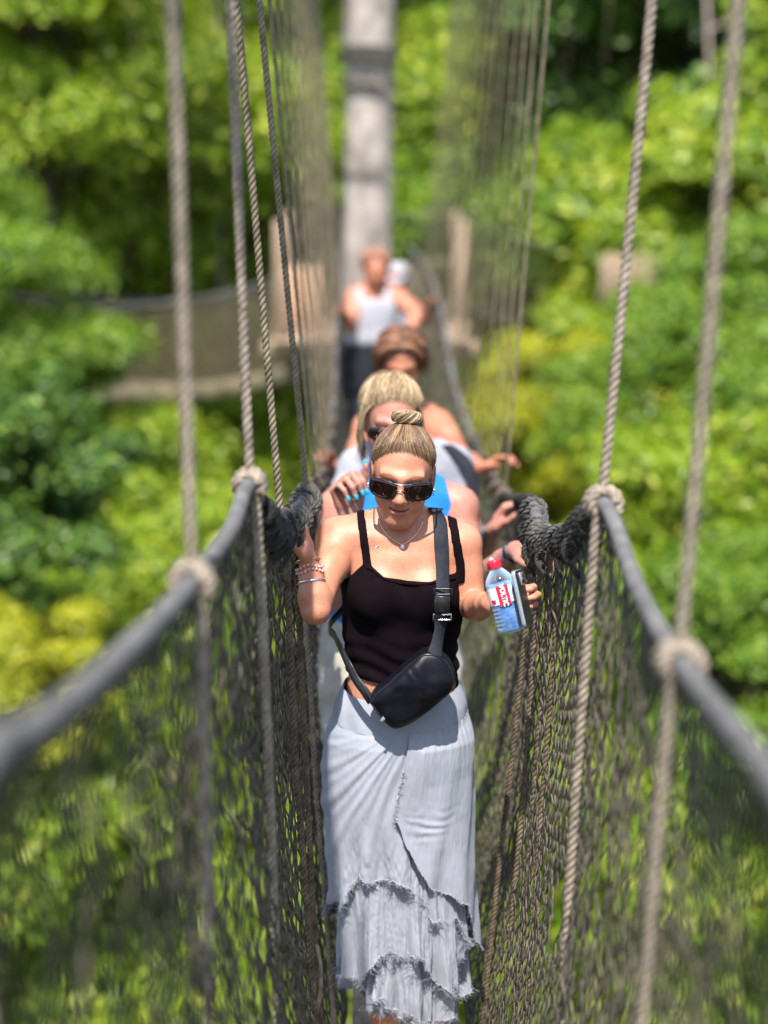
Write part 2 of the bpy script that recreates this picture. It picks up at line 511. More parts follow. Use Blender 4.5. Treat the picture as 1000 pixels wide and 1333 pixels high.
# the wood on the slopes behind and below: one unbroken mass of foliage
def forest_mass():
    rng = np.random.default_rng(5)
    mb = MB()
    n = 1000
    for k in range(n):
        Y = rng.uniform(24, 100)
        X = rng.uniform(-1, 1) * (Y * 0.26 + 7)
        z = float(ground_z(X, Y)) + rng.uniform(1.5, 8.5)
        cr = rng.uniform(1.3, 2.6)
        m = 420 if Y < 60 else 240
        u = rng.normal(size=(m, 3)); u /= np.linalg.norm(u, axis=1)[:, None]; u[:, 2] = np.abs(u[:, 2]) * 0.9 - 0.1
        pos = np.array([X, Y, z]) + u * (cr * (0.6 + 0.5 * rng.random(m)))[:, None]
        nor = u * 0.5 + np.array([0, -0.55, 0.6]) + rng.normal(size=(m, 3)) * 0.45
        leaves(mb, pos, nor, 0.26 + 0.0035 * Y, rng)
    o = mb.obj('forest_foliage', LM['lime'], kind='stuff', smooth=False)
    tag(o, 'dense green forest covering the slopes behind everything', 'forest', kind='stuff')
forest_mass()

# slender young trees standing close together: leafy all the way up, a veil of small leaves
def thicket():
    rng = np.random.default_rng(17)
    lv = MB(); st = MB()
    for k in range(92):
        Y = rng.uniform(23, 52); X = rng.uniform(-1, 1) * (Y * 0.23 + 2.0)
        if abs(X + 0.1) < 1.2 and Y < 24: continue
        z0 = float(ground_z(X, Y)); z1 = rng.uniform(-3.0, 8.5) if rng.random() < 0.8 else rng.uniform(-9, -3)
        lean = rng.normal(size=2) * 0.7
        n = 12; zz = np.linspace(z0 - 0.3, z1, n); f = np.linspace(0, 1, n)
        P = np.stack([X + lean[0] * f ** 2 + 0.15 * vnoise(zz * 0.4, k), Y + lean[1] * f ** 2, zz], -1)
        st.tube(P, np.linspace(0.075, 0.02, n), 6)
        z = max(z0 + 2, -17.0)
        while z < z1:
            c = np.array([np.interp(z, zz, P[:, 0]), np.interp(z, zz, P[:, 1]), z]) + rng.normal(size=3) * np.array([0.7, 0.5, 0.3])
            st.tube([(np.interp(z, zz, P[:, 0]), np.interp(z, zz, P[:, 1]), z - 0.5), c], [0.02, 0.008], 4)
            cr = rng.uniform(0.45, 1.15); m = int(150 * cr ** 1.5) + 50
            u = rng.normal(size=(m, 3)); u /= np.linalg.norm(u, axis=1)[:, None]
            pos = c + u * (cr * rng.random(m) ** 0.5)[:, None] * np.array([1.25, 1.0, 0.7])
            nor = u * 0.5 + np.array([0, -0.3, 0.65]) + rng.normal(size=(m, 3)) * 0.5
            leaves(lv, pos, nor, 0.17 + 0.0015 * Y, rng)
            z += rng.uniform(0.5, 1.5)
    o = lv.obj('thicket_foliage', LM['lime'], kind='stuff', smooth=False)
    tag(o, 'airy light green foliage of slender young trees filling the gaps', 'foliage', kind='stuff')
    o2 = st.obj('thicket_stems', M['bark_pink'], o, kind='stuff')
thicket()

# the pale trunk that carries the far platform, and a thinner one beside it
def big_trunk(name, px0, px1, Y, w, mname, label, bands):
    c0 = at(px0, 0, Y); c1 = at(px1, 340, Y)
    z0 = float(ground_z(c1[0], Y))
    root = empty(name, (c1[0], Y, z0)); tag(root, label, 'tree')
    n = 160
    zz = np.linspace(z0 - 0.5, c0[2] + 30, n)
    f = (zz - c1[2]) / (c0[2] - c1[2])
    P = np.stack([c1[0] + (c0[0] - c1[0]) * f + 0.02 * vnoise(zz * 0.8, 3), np.full(n, Y) + 0.02 * vnoise(zz * 0.8, 9), zz], -1)
    rr = w * (1 + 0.05 * vnoise(zz * 1.3, 5)) * np.interp(zz, [z0, z0 + 4, c0[2], c0[2] + 30], [1.5, 1.15, 1.0, 0.5])
    MB().tube(P, rr, 20).obj('trunk', M[mname], root)
    # crown far above the frame
    o = bpy.data.objects.new('crown', crown_mesh('a', 'green')); COL.objects.link(o); o.parent = root
    o.location = (0, 0, c0[2] + 30.5 - z0); o.scale = (0.7, 0.7, 0.7)
    for (py, hh) in bands:
        c = at(px0 + (px1 - px0) * py / 340, py, Y)
        mb = MB()
        k = 5
        for q in range(k):
            a = np.arange(24) * 2 * math.pi / 24
            rr2 = w * 1.06 + 0.02
            mb.tube(np.stack([c[0] + rr2 * np.cos(a), Y + rr2 * np.sin(a), c[2] + hh * (q / (k - 1) - 0.5) + 0.02 * np.sin(a + q)], -1), hh / k * 0.62, 6, closed=True)
        mb.obj('cable_wrap', M['rope_grey'], root)
    return root
big_trunk('pale_tree', 483, 478, 18.6, 0.235, 'bark_pale', 'tall pale straight tree trunk behind the far walkers, banded with cable wraps', [(72, 0.13), (106, 0.07), (222, 0.04)])
big_trunk('thin_tree', 634, 624, 33.0, 0.15, 'bark_pink', 'thin pinkish tree trunk right of the tall pale one', [(110, 0.5)])
# ================================================================== ROPE BRIDGE
bridge = empty('rope_bridge', (0.05, 0.0, -1.62))
tag(bridge, 'narrow canopy rope bridge with grey handrails, dark netting and hanging ropes', 'rope bridge')

RAILR = np.array([at(*a) for a in [(1075, 1110, 1.45), (1000, 1003, 1.7), (885, 862, 2.45), (830, 765, 2.95), (785, 655, 3.44), (742, 692, 3.95), (704, 690, 4.3), (692, 655, 4.75), (662, 650, 6.3), (637, 620, 7.9), (611, 560, 9.3), (590, 490, 10.6), (574, 400, 12.0), (553, 345, 15.0), (532, 320, 17.4)]])
RAILL = np.array([at(*a) for a in [(-60, 1040, 1.28), (0, 978, 1.43), (100, 905, 1.74), (200, 812, 2.23), (250, 757, 2.6), (300, 690, 3.1), (325, 632, 3.44), (350, 678, 3.8), (380, 672, 4.3), (400, 643, 4.75), (419, 625, 6.3), (428, 590, 7.9), (434, 540, 9.3), (437, 470, 10.6), (440, 400, 12.0), (440, 345, 15.0), (438, 320, 17.4)]])
def ext(P):
    # the cable goes on behind the camera
    d = P[1] - P[0]
    a = P[0] + d * ((-0.6 - P[0][1]) / d[1])
    a[2] = P[0][2] + 0.10
    a[0] = P[0][0] * 1.05
    return np.vstack([a, P])
RAILR = catmull(ext(RAILR), 400); RAILL = catmull(ext(RAILL), 400)
def rail_at(P, Y):
    Y = np.asarray(Y, float)
    return np.stack([np.interp(Y, P[:, 1], P[:, 0]), Y, np.interp(Y, P[:, 1], P[:, 2])], -1)
DK = np.array([(-1.5, -1.52), (0, -1.66), (2.0, -1.98), (3.4, -2.24), (4.35, -2.395), (5.2, -2.44), (6.2, -2.48), (7.4, -2.51), (9, -2.55), (10.6, -2.52), (12, -2.46), (14.5, -2.26), (17.4, -2.0)])
def deck_z(Y): return np.interp(Y, DK[:, 0], DK[:, 1])
def deck_x(Y): return np.interp(Y, [-1, 4.35, 8, 12, 17.4], [0.055, 0.06, 0.05, 0.02, -0.09])
DHW = 0.155

for P, nm in ((RAILL, 'left'), (RAILR, 'right')):
    o = MB().tube(P, 0.0145, 14).obj('handrail', M['rail'], bridge)

# deck: planks laid lengthwise on cross rungs
for k in range(26):
    y0 = -0.8 + k * 0.7; y1 = y0 + 0.69
    if y1 > 17.5: break
    for sgn in (-1, 1):
        ym = (y0 + y1) / 2
        p0 = V3(deck_x(y0) + sgn * 0.075, y0, deck_z(y0) - 0.013); p1 = V3(deck_x(y1) + sgn * 0.075, y1, deck_z(y1) - 0.013)
        f = unit(p1 - p0); r_ = V3(1, 0, 0); r_ = unit(r_ - f * np.dot(r_, f)); u_ = np.cross(r_, f)
        MB().bbox_((p0 + p1) / 2, (0.071, np.linalg.norm(p1 - p0) / 2, 0.012), 0.003, np.stack([r_, f, u_], 1)).obj('plank', M['wood'], bridge, smooth=False)
    y = y0 + 0.345
    MB().tube([(deck_x(y) - 0.19, y, deck_z(y) - 0.045), (deck_x(y) + 0.19, y, deck_z(y) - 0.045)], 0.016, 8).obj('rung', M['steel'], bridge)

# netting -------------------------------------------------------------
def net_surface(P, sgn, Y, v):
    top = rail_at(P, Y); 
    bx = deck_x(Y) + sgn * (DHW + 0.02); bz = deck_z(Y) - 0.02
    x = top[..., 0] + (bx - top[..., 0]) * (v ** 1.15)
    z = top[..., 2] - 0.018 + (bz - top[..., 2] + 0.018) * v
    bul = sgn * 0.035 * np.sin(v * math.pi)
    pleat = 0.004 * np.sin(Y * 21 + 3 * np.sin(Y * 3.1)) * v * (1 - 0.4 * v) + 0.013 * vnoise(Y * 2.3 + 7 * sgn, v * 2.5) * np.sin(np.minimum(1, v * 3) * math.pi / 2)
    return np.stack([x + bul + pleat, Y + 0.012 * vnoise(Y * 4, v * 5, 3.3), z + 0.008 * vnoise(Y * 5, v * 6, 7.7)], -1)

def make_net(P, sgn, y0, y1, a, b, r, m, nm='netting', hole=None):
    ny = int((y1 - y0) / a); nv = int(1.32 / b)
    I, J = np.meshgrid(np.arange(ny + 1), np.arange(nv + 1), indexing='ij')
    Y = y0 + (I + 0.5 * (J % 2)) * a; v = J / nv
    S = net_surface(P, sgn, Y, v)
    S += RNG.normal(size=S.shape) * a * 0.07
    A = []; B = []
    # cords run diagonally down both ways
    ev = (J[:, :-1] % 2) == 0
    i = I[:, :-1]; j = J[:, :-1]
    for di_even, di_odd in ((0, 0), (-1, 1)):
        i2 = i + np.where(ev, di_even, di_odd)
        ok = (i2 >= 0) & (i2 <= ny)
        if hole is not None:
            ok &= ~hole(Y[:, :-1], v[:, :-1])
        A.append(S[i[ok], j[ok]]); B.append(S[i2[ok], j[ok] + 1])
    A = np.concatenate(A); B = np.concatenate(B)
    rr = r * RNG.uniform(0.8, 1.25, len(A))
    mb = MB().segs(A, B, rr, 3)
    o = mb.obj(nm, m, bridge)
    o['label'] = 'dark fine-meshed safety netting hanging from the handrail'
    return o
def hole_r(Y, v):
    return (((Y - 3.52) / 0.07) ** 2 + ((v - 0.17) / 0.05) ** 2 < 1) | (((Y - 3.6) / 0.06) ** 2 + ((v - 0.55) / 0.06) ** 2 < 1)
for P, sgn in ((RAILL, -1), (RAILR, 1)):
    make_net(P, sgn, -0.4, 2.0, 0.10, 0.078, 0.0036, M['net_near'])
    make_net(P, sgn, 2.0, 3.3, 0.058, 0.045, 0.0030, M['net'])
    make_net(P, sgn, 3.3, 5.6, 0.038, 0.029, 0.0026, M['net'], hole=hole_r if sgn > 0 else None)
    make_net(P, sgn, 5.6, 17.3, 0.085, 0.07, 0.0036, M['net_far'])
    # hem rope at the rail and at the deck
    yy = np.linspace(-0.5, 17.3, 300)
    T = rail_at(P, yy); T[:, 2] -= 0.020 + 0.004 * np.sin(yy * 30); T[:, 0] += 0.004 * np.sin(yy * 43)
    MB().tube(T, 0.0065, 6).obj('hem_rope', M['rope_dark'], bridge)
    Bt = net_surface(P, sgn, yy, np.ones_like(yy))
    MB().tube(Bt, 0.009, 6).obj('hem_rope', M['rope_brown'], bridge)

# lashing that ties the net to the rail
def lash(P, y0, y1, rad, r, turns, m, wob=0.0, seed=0, drop=0.0):
    n = int(turns * 12)
    t = np.linspace(0, 1, n)
    Y = y0 + (y1 - y0) * t
    C = rail_at(P, Y); a = 2 * math.pi * turns * t + seed
    w = 1 + wob * vnoise(t * turns * 1.7, seed * 3.1)
    C[:, 0] += rad * w * np.cos(a); C[:, 2] += rad * w * np.sin(a) - drop; C[:, 1] += 0.4 * rad * wob * vnoise(t * turns * 2.2, 5 + seed)
    return C
def rope_piece(name, pts, r, m, parent=bridge, pitch=None, sides=6, spp=9):
    return MB().rope(pts, r, pitch or r * 5.0, 3, sides, spp).obj(name, m, parent)

for P, sgn in ((RAILL, -1), (RAILR, 1)):
    for k, (y0, y1, rad, turns) in enumerate([(3.62, 4.22, 0.024, 11), (3.85, 4.7, 0.028, 15), (4.0, 4.45, 0.033, 7.5), (3.55, 4.1, 0.030, 8), (3.6, 4.05, 0.038, 6)]):
        rad *= 1.0 if sgn < 0 else 0.82
        rope_piece('lashing', lash(P, y0, y1, rad, 0, turns, None, 0.45, k + (3 if sgn > 0 else 0), 0.007 + 0.006 * k), (0.0085, 0.0095, 0.0075, 0.009, 0.008)[k], M['rope_grey'] if k in (1, 2) else M['rope_dark'], sides=5, spp=6)
    o = MB().tube(lash(P, 4.7, 9.0, 0.02, 0, 60, None, 0.2, 1), 0.0045, 5).obj('lashing', M['rope_dark'], bridge)
    # loose loops and frayed ends under the lashing
    for k in range(12):
        y = 3.6 + 0.085 * k
        c = rail_at(P, y); L = random.uniform(0.05, 0.13)
        rope_piece('loose_end', catmull([c + V3(0, 0, -0.01), c + V3(-sgn * random.uniform(0.015, 0.045), random.uniform(-.03, .03), -L * 0.5), c + V3(sgn * random.uniform(-0.02, 0.02), random.uniform(-.03, .03), -L)], 10), random.uniform(0.005, 0.008), M['rope_dark'], sides=5, spp=6)

# main cables overhead (above the picture) that carry the hanging ropes
def main_pt(sgn, Y):
    return V3(deck_x(Y) + (sgn * (0.50 + 0.012 * Y) if sgn > 0 else -(0.40 + 0.010 * Y)), Y, 1.15 + 0.016 * Y + 0.004 * (Y - 6) ** 2)
for sgn in (-1, 1):
    MB().tube([main_pt(sgn, y) for y in np.linspace(-2, 18.6, 60)], 0.013, 8).obj('main_cable', M['steel'], bridge)

def knot(P, Y, r, m, parent, sc=1.0, seed=0):
    rng = np.random.default_rng(seed)
    c = rail_at(P, Y); tn = unit(rail_at(P, Y + 0.03) - rail_at(P, Y - 0.03))
    e1 = unit(np.cross(tn, V3(0, 0, 1))); e2 = np.cross(e1, tn)
    mb = MB()
    n = 70; t = np.linspace(0, 1, n)
    a = t * 2 * math.pi * 3.2
    rad = (0.0145 + r * (0.95 + 0.55 * np.sin(t * math.pi) + 0.35 * vnoise(t * 9, seed * 1.7))) * sc
    ax = (t - 0.5) * 0.055 * sc + 0.006 * np.sin(a * 1.5)
    pts = c + rad[:, None] * (np.cos(a)[:, None] * e1 + np.sin(a)[:, None] * e2) + ax[:, None] * tn
    mb.rope(pts, r, r * 5, 3, 6, 8)
    # crossing turn over the wraps
    a2 = np.linspace(-0.6, math.pi + 0.9, 26)
    pts = c + (0.0145 + 2.0 * r) * sc * (np.cos(a2)[:, None] * e1 + np.sin(a2)[:, None] * e2) + np.linspace(-0.03, 0.03, 26)[:, None] * tn * sc
    mb.rope(pts, r * 0.95, r * 5, 3, 6, 8)
    return mb.obj('knot', m, parent)

HANG = [
 # side, Y, radius, top px at y=0, foot px, py of the lower end, material
 (-1, 2.60, 0.0096, (222, 0), (262, 1333), 'rope'),
 (-1, 3.44, 0.0098, (297, 0), (356, 1300), 'rope'),
 (1, 2.45, 0.0094, (957, 0), (845, 1333), 'rope'),
 (1, 3.44, 0.0102, (846, 0), (735, 1333), 'rope'),
]
HSP = []
for sgn, Y, r, tp, ft, mm in HANG:
    P = RAILL if sgn < 0 else RAILR
    c = rail_at(P, Y)
    up = at(tp[0], tp[1], Y); dn = at(ft[0], ft[1], Y)
    d = unit(up - c); top = c + d * ((1.22 - c[2]) / d[2])
    dd = unit(dn - c); bot = c + dd * ((deck_z(Y) - 0.03 - c[2]) / dd[2])
    off = V3(0, -0.018, 0)
    o = rope_piece('hanging_rope', catmull([top, (top + c) / 2 + V3(0.004, 0, 0), c + V3(0, 0, 0.035), c + off + V3(sgn * -0.014, 0, -0.03), (c + bot) / 2 + off + V3(-sgn * 0.012, 0, 0), bot + off], 40), r, M[mm])
    knot(P, Y, r * 1.0, M[mm], o, 0.86, int(Y * 10) + sgn)
    if Y < 3.5: HSP.append((sgn, top))
# hanging ropes farther along the bridge
ylist = [(-1, 4.05)] + [(s, y) for s in (-1, 1) for y in [4.75, 5.4] + [6.0 + 0.62 * k for k in range(16)]]
for qi, (sgn, Y) in enumerate(ylist):
    if sgn > 0 and Y < 6.3: continue
    P = RAILL if sgn < 0 else RAILR
    c = rail_at(P, Y); top = main_pt(sgn, Y) + V3(0, random.uniform(-.05, .05), 0)
    r = 0.0088 if Y < 5 else (0.0068 if Y < 5.9 else 0.0064)
    if Y < 5:
        o = rope_piece('hanging_rope', catmull([top, (top * 0.5 + c * 0.5), c + V3(0, 0, 0.0)], 20), r, M['rope_far'])
    else:
        o = MB().rope(np.array([top, c]), r, 0.08, 3, 5, 6).obj('hanging_rope', M['rope_far'], bridge)
    mb = MB()
    a = np.linspace(0, 2 * math.pi * 3, 30)
    mb.tube(c + np.stack([0.024 * np.cos(a), np.linspace(-.03, .03, 30), 0.024 * np.sin(a)], -1), 0.010, 6)
    mb.obj('knot', M['rope_brown'], o)

# brown border ropes of the net panels, from the lashing down to the deck
def border(P, sgn, pxs, r, m):
    pts = catmull([at(*p) for p in pxs], 40)
    return rope_piece('border_rope', pts, r, M[m])
border(RAILL, -1, [(372, 700, 4.12), (379, 860, 4.1), (386, 1010, 4.08), (400, 1180, 4.05), (416, 1400, 4.02)], 0.0082, 'rope_brown')
border(RAILL, -1, [(384, 700, 4.22), (392, 860, 4.22), (397, 960, 4.2), (404, 1110, 4.16), (412, 1260, 4.14), (424, 1420, 4.12)], 0.0078, 'rope_brown')
border(RAILL, -1, [(391, 740, 4.36), (402, 860, 4.36), (410, 1000, 4.36), (424, 1180, 4.34), (440, 1400, 4.32)], 0.0076, 'rope')
border(RAILR, 1, [(703, 715, 4.32), (694, 860, 4.32), (684, 1000, 4.3), (668, 1180, 4.27), (646, 1400, 4.24)], 0.0078, 'rope_brown')
border(RAILR, 1, [(716, 715, 4.2), (711, 850, 4.2), (700, 980, 4.18), (690, 1120, 4.16), (676, 1260, 4.12), (660, 1420, 4.1)], 0.0086, 'rope_brown')
border(RAILR, 1, [(728, 715, 4.1), (722, 850, 4.08), (709, 1010, 4.05), (696, 1180, 4.02), (680, 1420, 4.0)], 0.008, 'rope_brown')
border(RAILR, 1, [(690, 730, 4.5), (680, 860, 4.5), (664, 1010, 4.48), (646, 1160, 4.46), (622, 1400, 4.45)], 0.0075, 'rope_brown')
# a pale frayed length hanging low on the left
MB().tube(catmull([at(412, 1230, 4.1), at(418, 1260, 4.1), at(416, 1300, 4.1), at(404, 1345, 4.1)], 16), np.linspace(0.004, 0.006, 16), 6).obj('loose_end', M['rope'], bridge)

# ================================================================== FAR PLATFORM AND SIDE WALKWAYS
plat = empty('tree_platform', (-0.13, 18.0, -2.1))
tag(plat, 'wooden platform round the pale trunk at the far end of the bridge', 'platform')
for k in range(12):
    x = -1.0 + k * 0.16
    MB().bbox_((x, 18.5, -2.06), (0.074, 1.05, 0.02), 0.004).obj('plank', M['wood'], plat, smooth=False)
for k in range(2):
    MB().bbox_((-0.13, 17.7 + k * 1.5, -2.15), (1.05, 0.06, 0.07), 0.008).obj('beam', M['wood'], plat, smooth=False)
for (x, y) in ((-1.0, 17.6), (0.75, 17.6), (-1.0, 19.4), (0.75, 19.4)):
    MB().bbox_((x, y, -1.5), (0.04, 0.04, 0.58), 0.006).obj('post', M['wood'], plat, smooth=False)
# upright boards at the platform's edge
for k in range(4):
    c = at(370 + k * 14, 396, 18.2)
    MB().bbox_(c, (0.045, 0.012, 0.36 + 0.02 * (k % 2)), 0.004).obj('board', M['wood_red'], plat, smooth=False)
for k in range(3):
    c = at(528 + k * 13, 372, 18.6)
    MB().bbox_(c, (0.042, 0.012, 0.22), 0.004).obj('board', M['wood'], plat, smooth=False)
for z in (-0.95, -1.45):
    MB().tube([(-1.0, 17.62, z), (-1.0, 19.4, z - 0.02), (0.75, 19.4, z), (0.75, 17.62, z)], 0.012, 6).obj('rail_rope', M['rope'], plat)

def side_walkway(label, A, B, n, lean, panel=None):
    """A, B: 3D ends of the deck centre line"""
    A = np.asarray(A, float); B = np.asarray(B, float)
    root = empty('side_walkway', tuple((A + B) / 2)); tag(root, label, 'rope bridge')
    f = unit(B - A); s = unit(np.cross(f, V3(0, 0, 1)))
    t = np.linspace(0, 1, 40)
    sag = -1.1 * 4 * t * (1 - t) * 0.25
    C = A + (B - A) * t[:, None]; C[:, 2] += sag
    for k in range(39):
        m_ = (C[k] + C[k + 1]) / 2
        if k % 2 == 0:
            ln = np.linalg.norm(C[k + 2 if k < 38 else k + 1] - C[k]) / 2
            MB().bbox_(m_, (0.15, ln * 0.97, 0.02), 0.004, np.stack([s, f, V3(0, 0, 1)], 1)).obj('plank', M['wood'], root, smooth=False)
    for k in range(0, 39, 3):
        a_, b_ = C[k], C[min(39, k + 3)]
        ff = unit(b_ - a_); ss = unit(np.cross(ff, V3(0, 0, 1)))
        for sg in (-1, 1):
            MB().bbox_((a_ + b_) / 2 + ss * sg * 0.2 + V3(0, 0, 0.06), (0.012, np.linalg.norm(b_ - a_) / 2 * 0.985, 0.085), 0.004, np.stack([ss, ff, np.cross(ss, ff)], 1)).obj('side_board', M['wood_pale'], root, smooth=False)
    for sg in (-1, 1):
        top = C + s * sg * 0.38 + V3(0, 0, 1.05); bot = C + s * sg * 0.18
        MB().tube(top, 0.016, 8).obj('handrail', M['rail'], root)
        nv = 9; nn = 80
        tt = np.linspace(0, 1, nn)
        T = np.stack([np.interp(tt, t, top[:, k]) for k in range(3)], -1); Bo = np.stack([np.interp(tt, t, bot[:, k]) for k in range(3)], -1)
        S = T[:, None] + (Bo - T)[:, None] * np.linspace(0, 1, nv)[None, :, None]
        Aa = []; Bb = []
        Aa.append(S[:-1, :-1].reshape(-1, 3)); Bb.append(S[1:, 1:].reshape(-1, 3))
        Aa.append(S[1:, :-1].reshape(-1, 3)); Bb.append(S[:-1, 1:].reshape(-1, 3))
        MB().segs(np.concatenate(Aa), np.concatenate(Bb), 0.0028, 3).obj('netting', M['net_tan'], root)
        for k in range(n):
            i = int((k + 0.5) / n * 39)
            p = top[i]
            MB().tube([p, p + V3(0, 0, 6.0) + s * sg * 0.3], 0.0045, 6).obj('hanging_rope', M['rope_far'], root)
    return root
side_walkway('second rope walkway with pale netting crossing on the left below the treetops', at(430, 478, 18.9), at(40, 492, 21.5), 9, 0)
side_walkway('distant rope walkway with tan netting behind the right hanging ropes', at(560, 405, 20.5), at(900, 420, 34.0), 9, 0)
# wooden screen of the next tree platform on the right
scr = empty('board_screen', tuple(at(815, 400, 22.0))); tag(scr, 'pale upright board screen of a distant platform on the right', 'screen')
for k in range(9):
    c = at(786 + k * 8.0, 366, 22.0)
    MB().bbox_(c, (0.035, 0.012, 0.30 + 0.03 * random.random()), 0.004).obj('board', M['wood'], scr, smooth=False)
for z in (0.25, -0.25):
    c = at(818, 366, 22.04); MB().bbox_(c + V3(0, 0, z * 0.7), (0.36, 0.02, 0.03), 0.004).obj('batten', M['wood'], scr, smooth=False)
# ================================================================== PEOPLE: implicit-surface bodies
def axis_bands(lo, hi, base, bands):
    """non-uniform axis: base step, finer inside bands [(a,b,step)]"""
    pts = [lo]
    x = lo
    while x < hi:
        st = base
        for a, b, s in bands:
            if a <= x <= b: st = min(st, s)
            elif x < a and x + st > a: st = max(min(st, a - x + 1e-4), s)
        x += st
        pts.append(x)
    return np.array(pts)

class Field:
    def __init__(s, xs, ys, zs, big=0.06):
        s.xs, s.ys, s.zs = xs, ys, zs
        s.big = big
        s.F = np.full((len(xs), len(ys), len(zs)), big, np.float32)
    def copy(s):
        f = Field.__new__(Field); f.xs, f.ys, f.zs, f.big = s.xs, s.ys, s.zs, s.big; f.F = s.F.copy(); return f
    def sub(s, lo, hi):
        r = []
        for a, l, h in zip((s.xs, s.ys, s.zs), lo, hi):
            r.append(slice(max(0, np.searchsorted(a, l) - 1), min(len(a), np.searchsorted(a, h) + 1)))
        return tuple(r)
    def pts(s, sl):
        return (s.xs[sl[0]][:, None, None].astype(np.float32), s.ys[sl[1]][None, :, None].astype(np.float32), s.zs[sl[2]][None, None, :].astype(np.float32))
    def blend(s, sl, d, k, op='add'):
        if 0 in s.F[sl].shape: return
        A = s.F[sl]
        if op == 'add':
            h = np.maximum(k - np.abs(A - d), 0) / k if k > 0 else 0
            s.F[sl] = np.minimum(A, d) - h * h * k * 0.25
        else:
            h = np.maximum(k - np.abs(A + d), 0) / k if k > 0 else 0
            s.F[sl] = np.maximum(A, -d) + h * h * k * 0.25
    def cone(s, a, b, ra, rb, k=0.02, op='add'):
        a = np.asarray(a, float); b = np.asarray(b, float); m = max(ra, rb) + s.big + k * 0.5
        sl = s.sub(np.minimum(a, b) - m, np.maximum(a, b) + m)
        X, Y, Z = s.pts(sl)
        d = b - a; L2 = max(1e-9, d @ d)
        t = np.clip(((X - a[0]) * d[0] + (Y - a[1]) * d[1] + (Z - a[2]) * d[2]) / L2, 0, 1)
        D = np.sqrt((X - a[0] - t * d[0]) ** 2 + (Y - a[1] - t * d[1]) ** 2 + (Z - a[2] - t * d[2]) ** 2) - (ra + (rb - ra) * t)
        s.blend(sl, D.astype(np.float32), k, op); return s
    def chain(s, pts, rs, k=0.01, op='add'):
        for i in range(len(pts) - 1): s.cone(pts[i], pts[i + 1], rs[i], rs[i + 1], k, op)
        return s
    def ell(s, c, r, Rm=None, k=0.02, op='add'):
        c = np.asarray(c, float); r = np.asarray(r, float); m = max(r) + s.big + k * 0.5
        sl = s.sub(c - m, c + m); X, Y, Z = s.pts(sl)
        dx, dy, dz = X - c[0], Y - c[1], Z - c[2]
        if Rm is not None:
            Q = np.asarray(Rm).T
            dx, dy, dz = (Q[0, 0] * dx + Q[0, 1] * dy + Q[0, 2] * dz, Q[1, 0] * dx + Q[1, 1] * dy + Q[1, 2] * dz, Q[2, 0] * dx + Q[2, 1] * dy + Q[2, 2] * dz)
        k0 = np.sqrt((dx / r[0]) ** 2 + (dy / r[1]) ** 2 + (dz / r[2]) ** 2)
        k1 = np.sqrt((dx / r[0] ** 2) ** 2 + (dy / r[1] ** 2) ** 2 + (dz / r[2] ** 2) ** 2)
        D = k0 * (k0 - 1) / np.maximum(k1, 1e-6)
        s.blend(sl, D.astype(np.float32), k, op); return s
    def loft(s, tab, k=0.03, p=2.3):
        """tab rows: z, cx, cy, half width, half depth (z ascending)"""
        tab = np.array(sorted(map(tuple, tab)))
        zf = np.linspace(tab[0, 0], tab[-1, 0], 120)
        cols = [catmull_1d(tab[:, 0], tab[:, i], zf) for i in range(1, 5)]
        z0, z1 = tab[0, 0], tab[-1, 0]
        m = s.big
        cx = np.array(cols[0]); w = np.array(cols[2]); cyv = np.array(cols[1]); dp = np.array(cols[3])
        sl = s.sub((min(cx - w) - m, min(cyv - dp) - m, z0 - m), (max(cx + w) + m, max(cyv + dp) + m, z1 + m))
        X, Y, Z = s.pts(sl)
        zc = np.clip(Z, z0, z1)
        CX, CY, W, D = [np.interp(zc, zf, c).astype(np.float32) for c in cols]
        q = (np.abs((X - CX) / W) ** p + np.abs((Y - CY) / D) ** p) ** (1 / p)
        d2 = (q - 1) * np.minimum(W, D)
        dz = np.maximum(z0 - Z, Z - z1)
        dist = np.where(dz > 0, np.sqrt(np.maximum(d2, 0) ** 2 + dz ** 2), np.maximum(d2, -0.05))
        s.blend(sl, dist.astype(np.float32), k); return s
    def mesh(s, F=None, smooth_it=1):
        F = s.F if F is None else F
        ins = F < 0
        # cells crossed by the surface
        c = [ins[a:F.shape[0] - 1 + a, b:F.shape[1] - 1 + b, d:F.shape[2] - 1 + d] for a in (0, 1) for b in (0, 1) for d in (0, 1)]
        any_ = c[0].copy(); all_ = c[0].copy()
        for q in c[1:]: any_ |= q; all_ &= q
        act = any_ & ~all_
        I, J, K = np.nonzero(act)
        idx = np.full(act.shape, -1, np.int32); idx[I, J, K] = np.arange(len(I))
        acc = np.zeros((len(I), 3)); cnt = np.zeros(len(I))
        corner = [(a, b, d) for a in (0, 1) for b in (0, 1) for d in (0, 1)]
        ax = (s.xs, s.ys, s.zs)
        co = {}
        val = {}
        for (a, b, d) in corner:
            val[(a, b, d)] = F[I + a, J + b, K + d].astype(float)
            co[(a, b, d)] = np.stack([s.xs[I + a], s.ys[J + b], s.zs[K + d]], -1)
        for p in corner:
            for e in range(3):
                if p[e] == 0:
                    q = list(p); q[e] = 1; q = tuple(q)
                    f0, f1 = val[p], val[q]
                    x = (f0 < 0) != (f1 < 0)
                    t = np.where(x, f0 / np.where(x, f0 - f1, 1), 0)
                    acc += np.where(x[:, None], co[p] + (co[q] - co[p]) * t[:, None], 0); cnt += x
        Vv = acc / cnt[:, None]
        quads = []
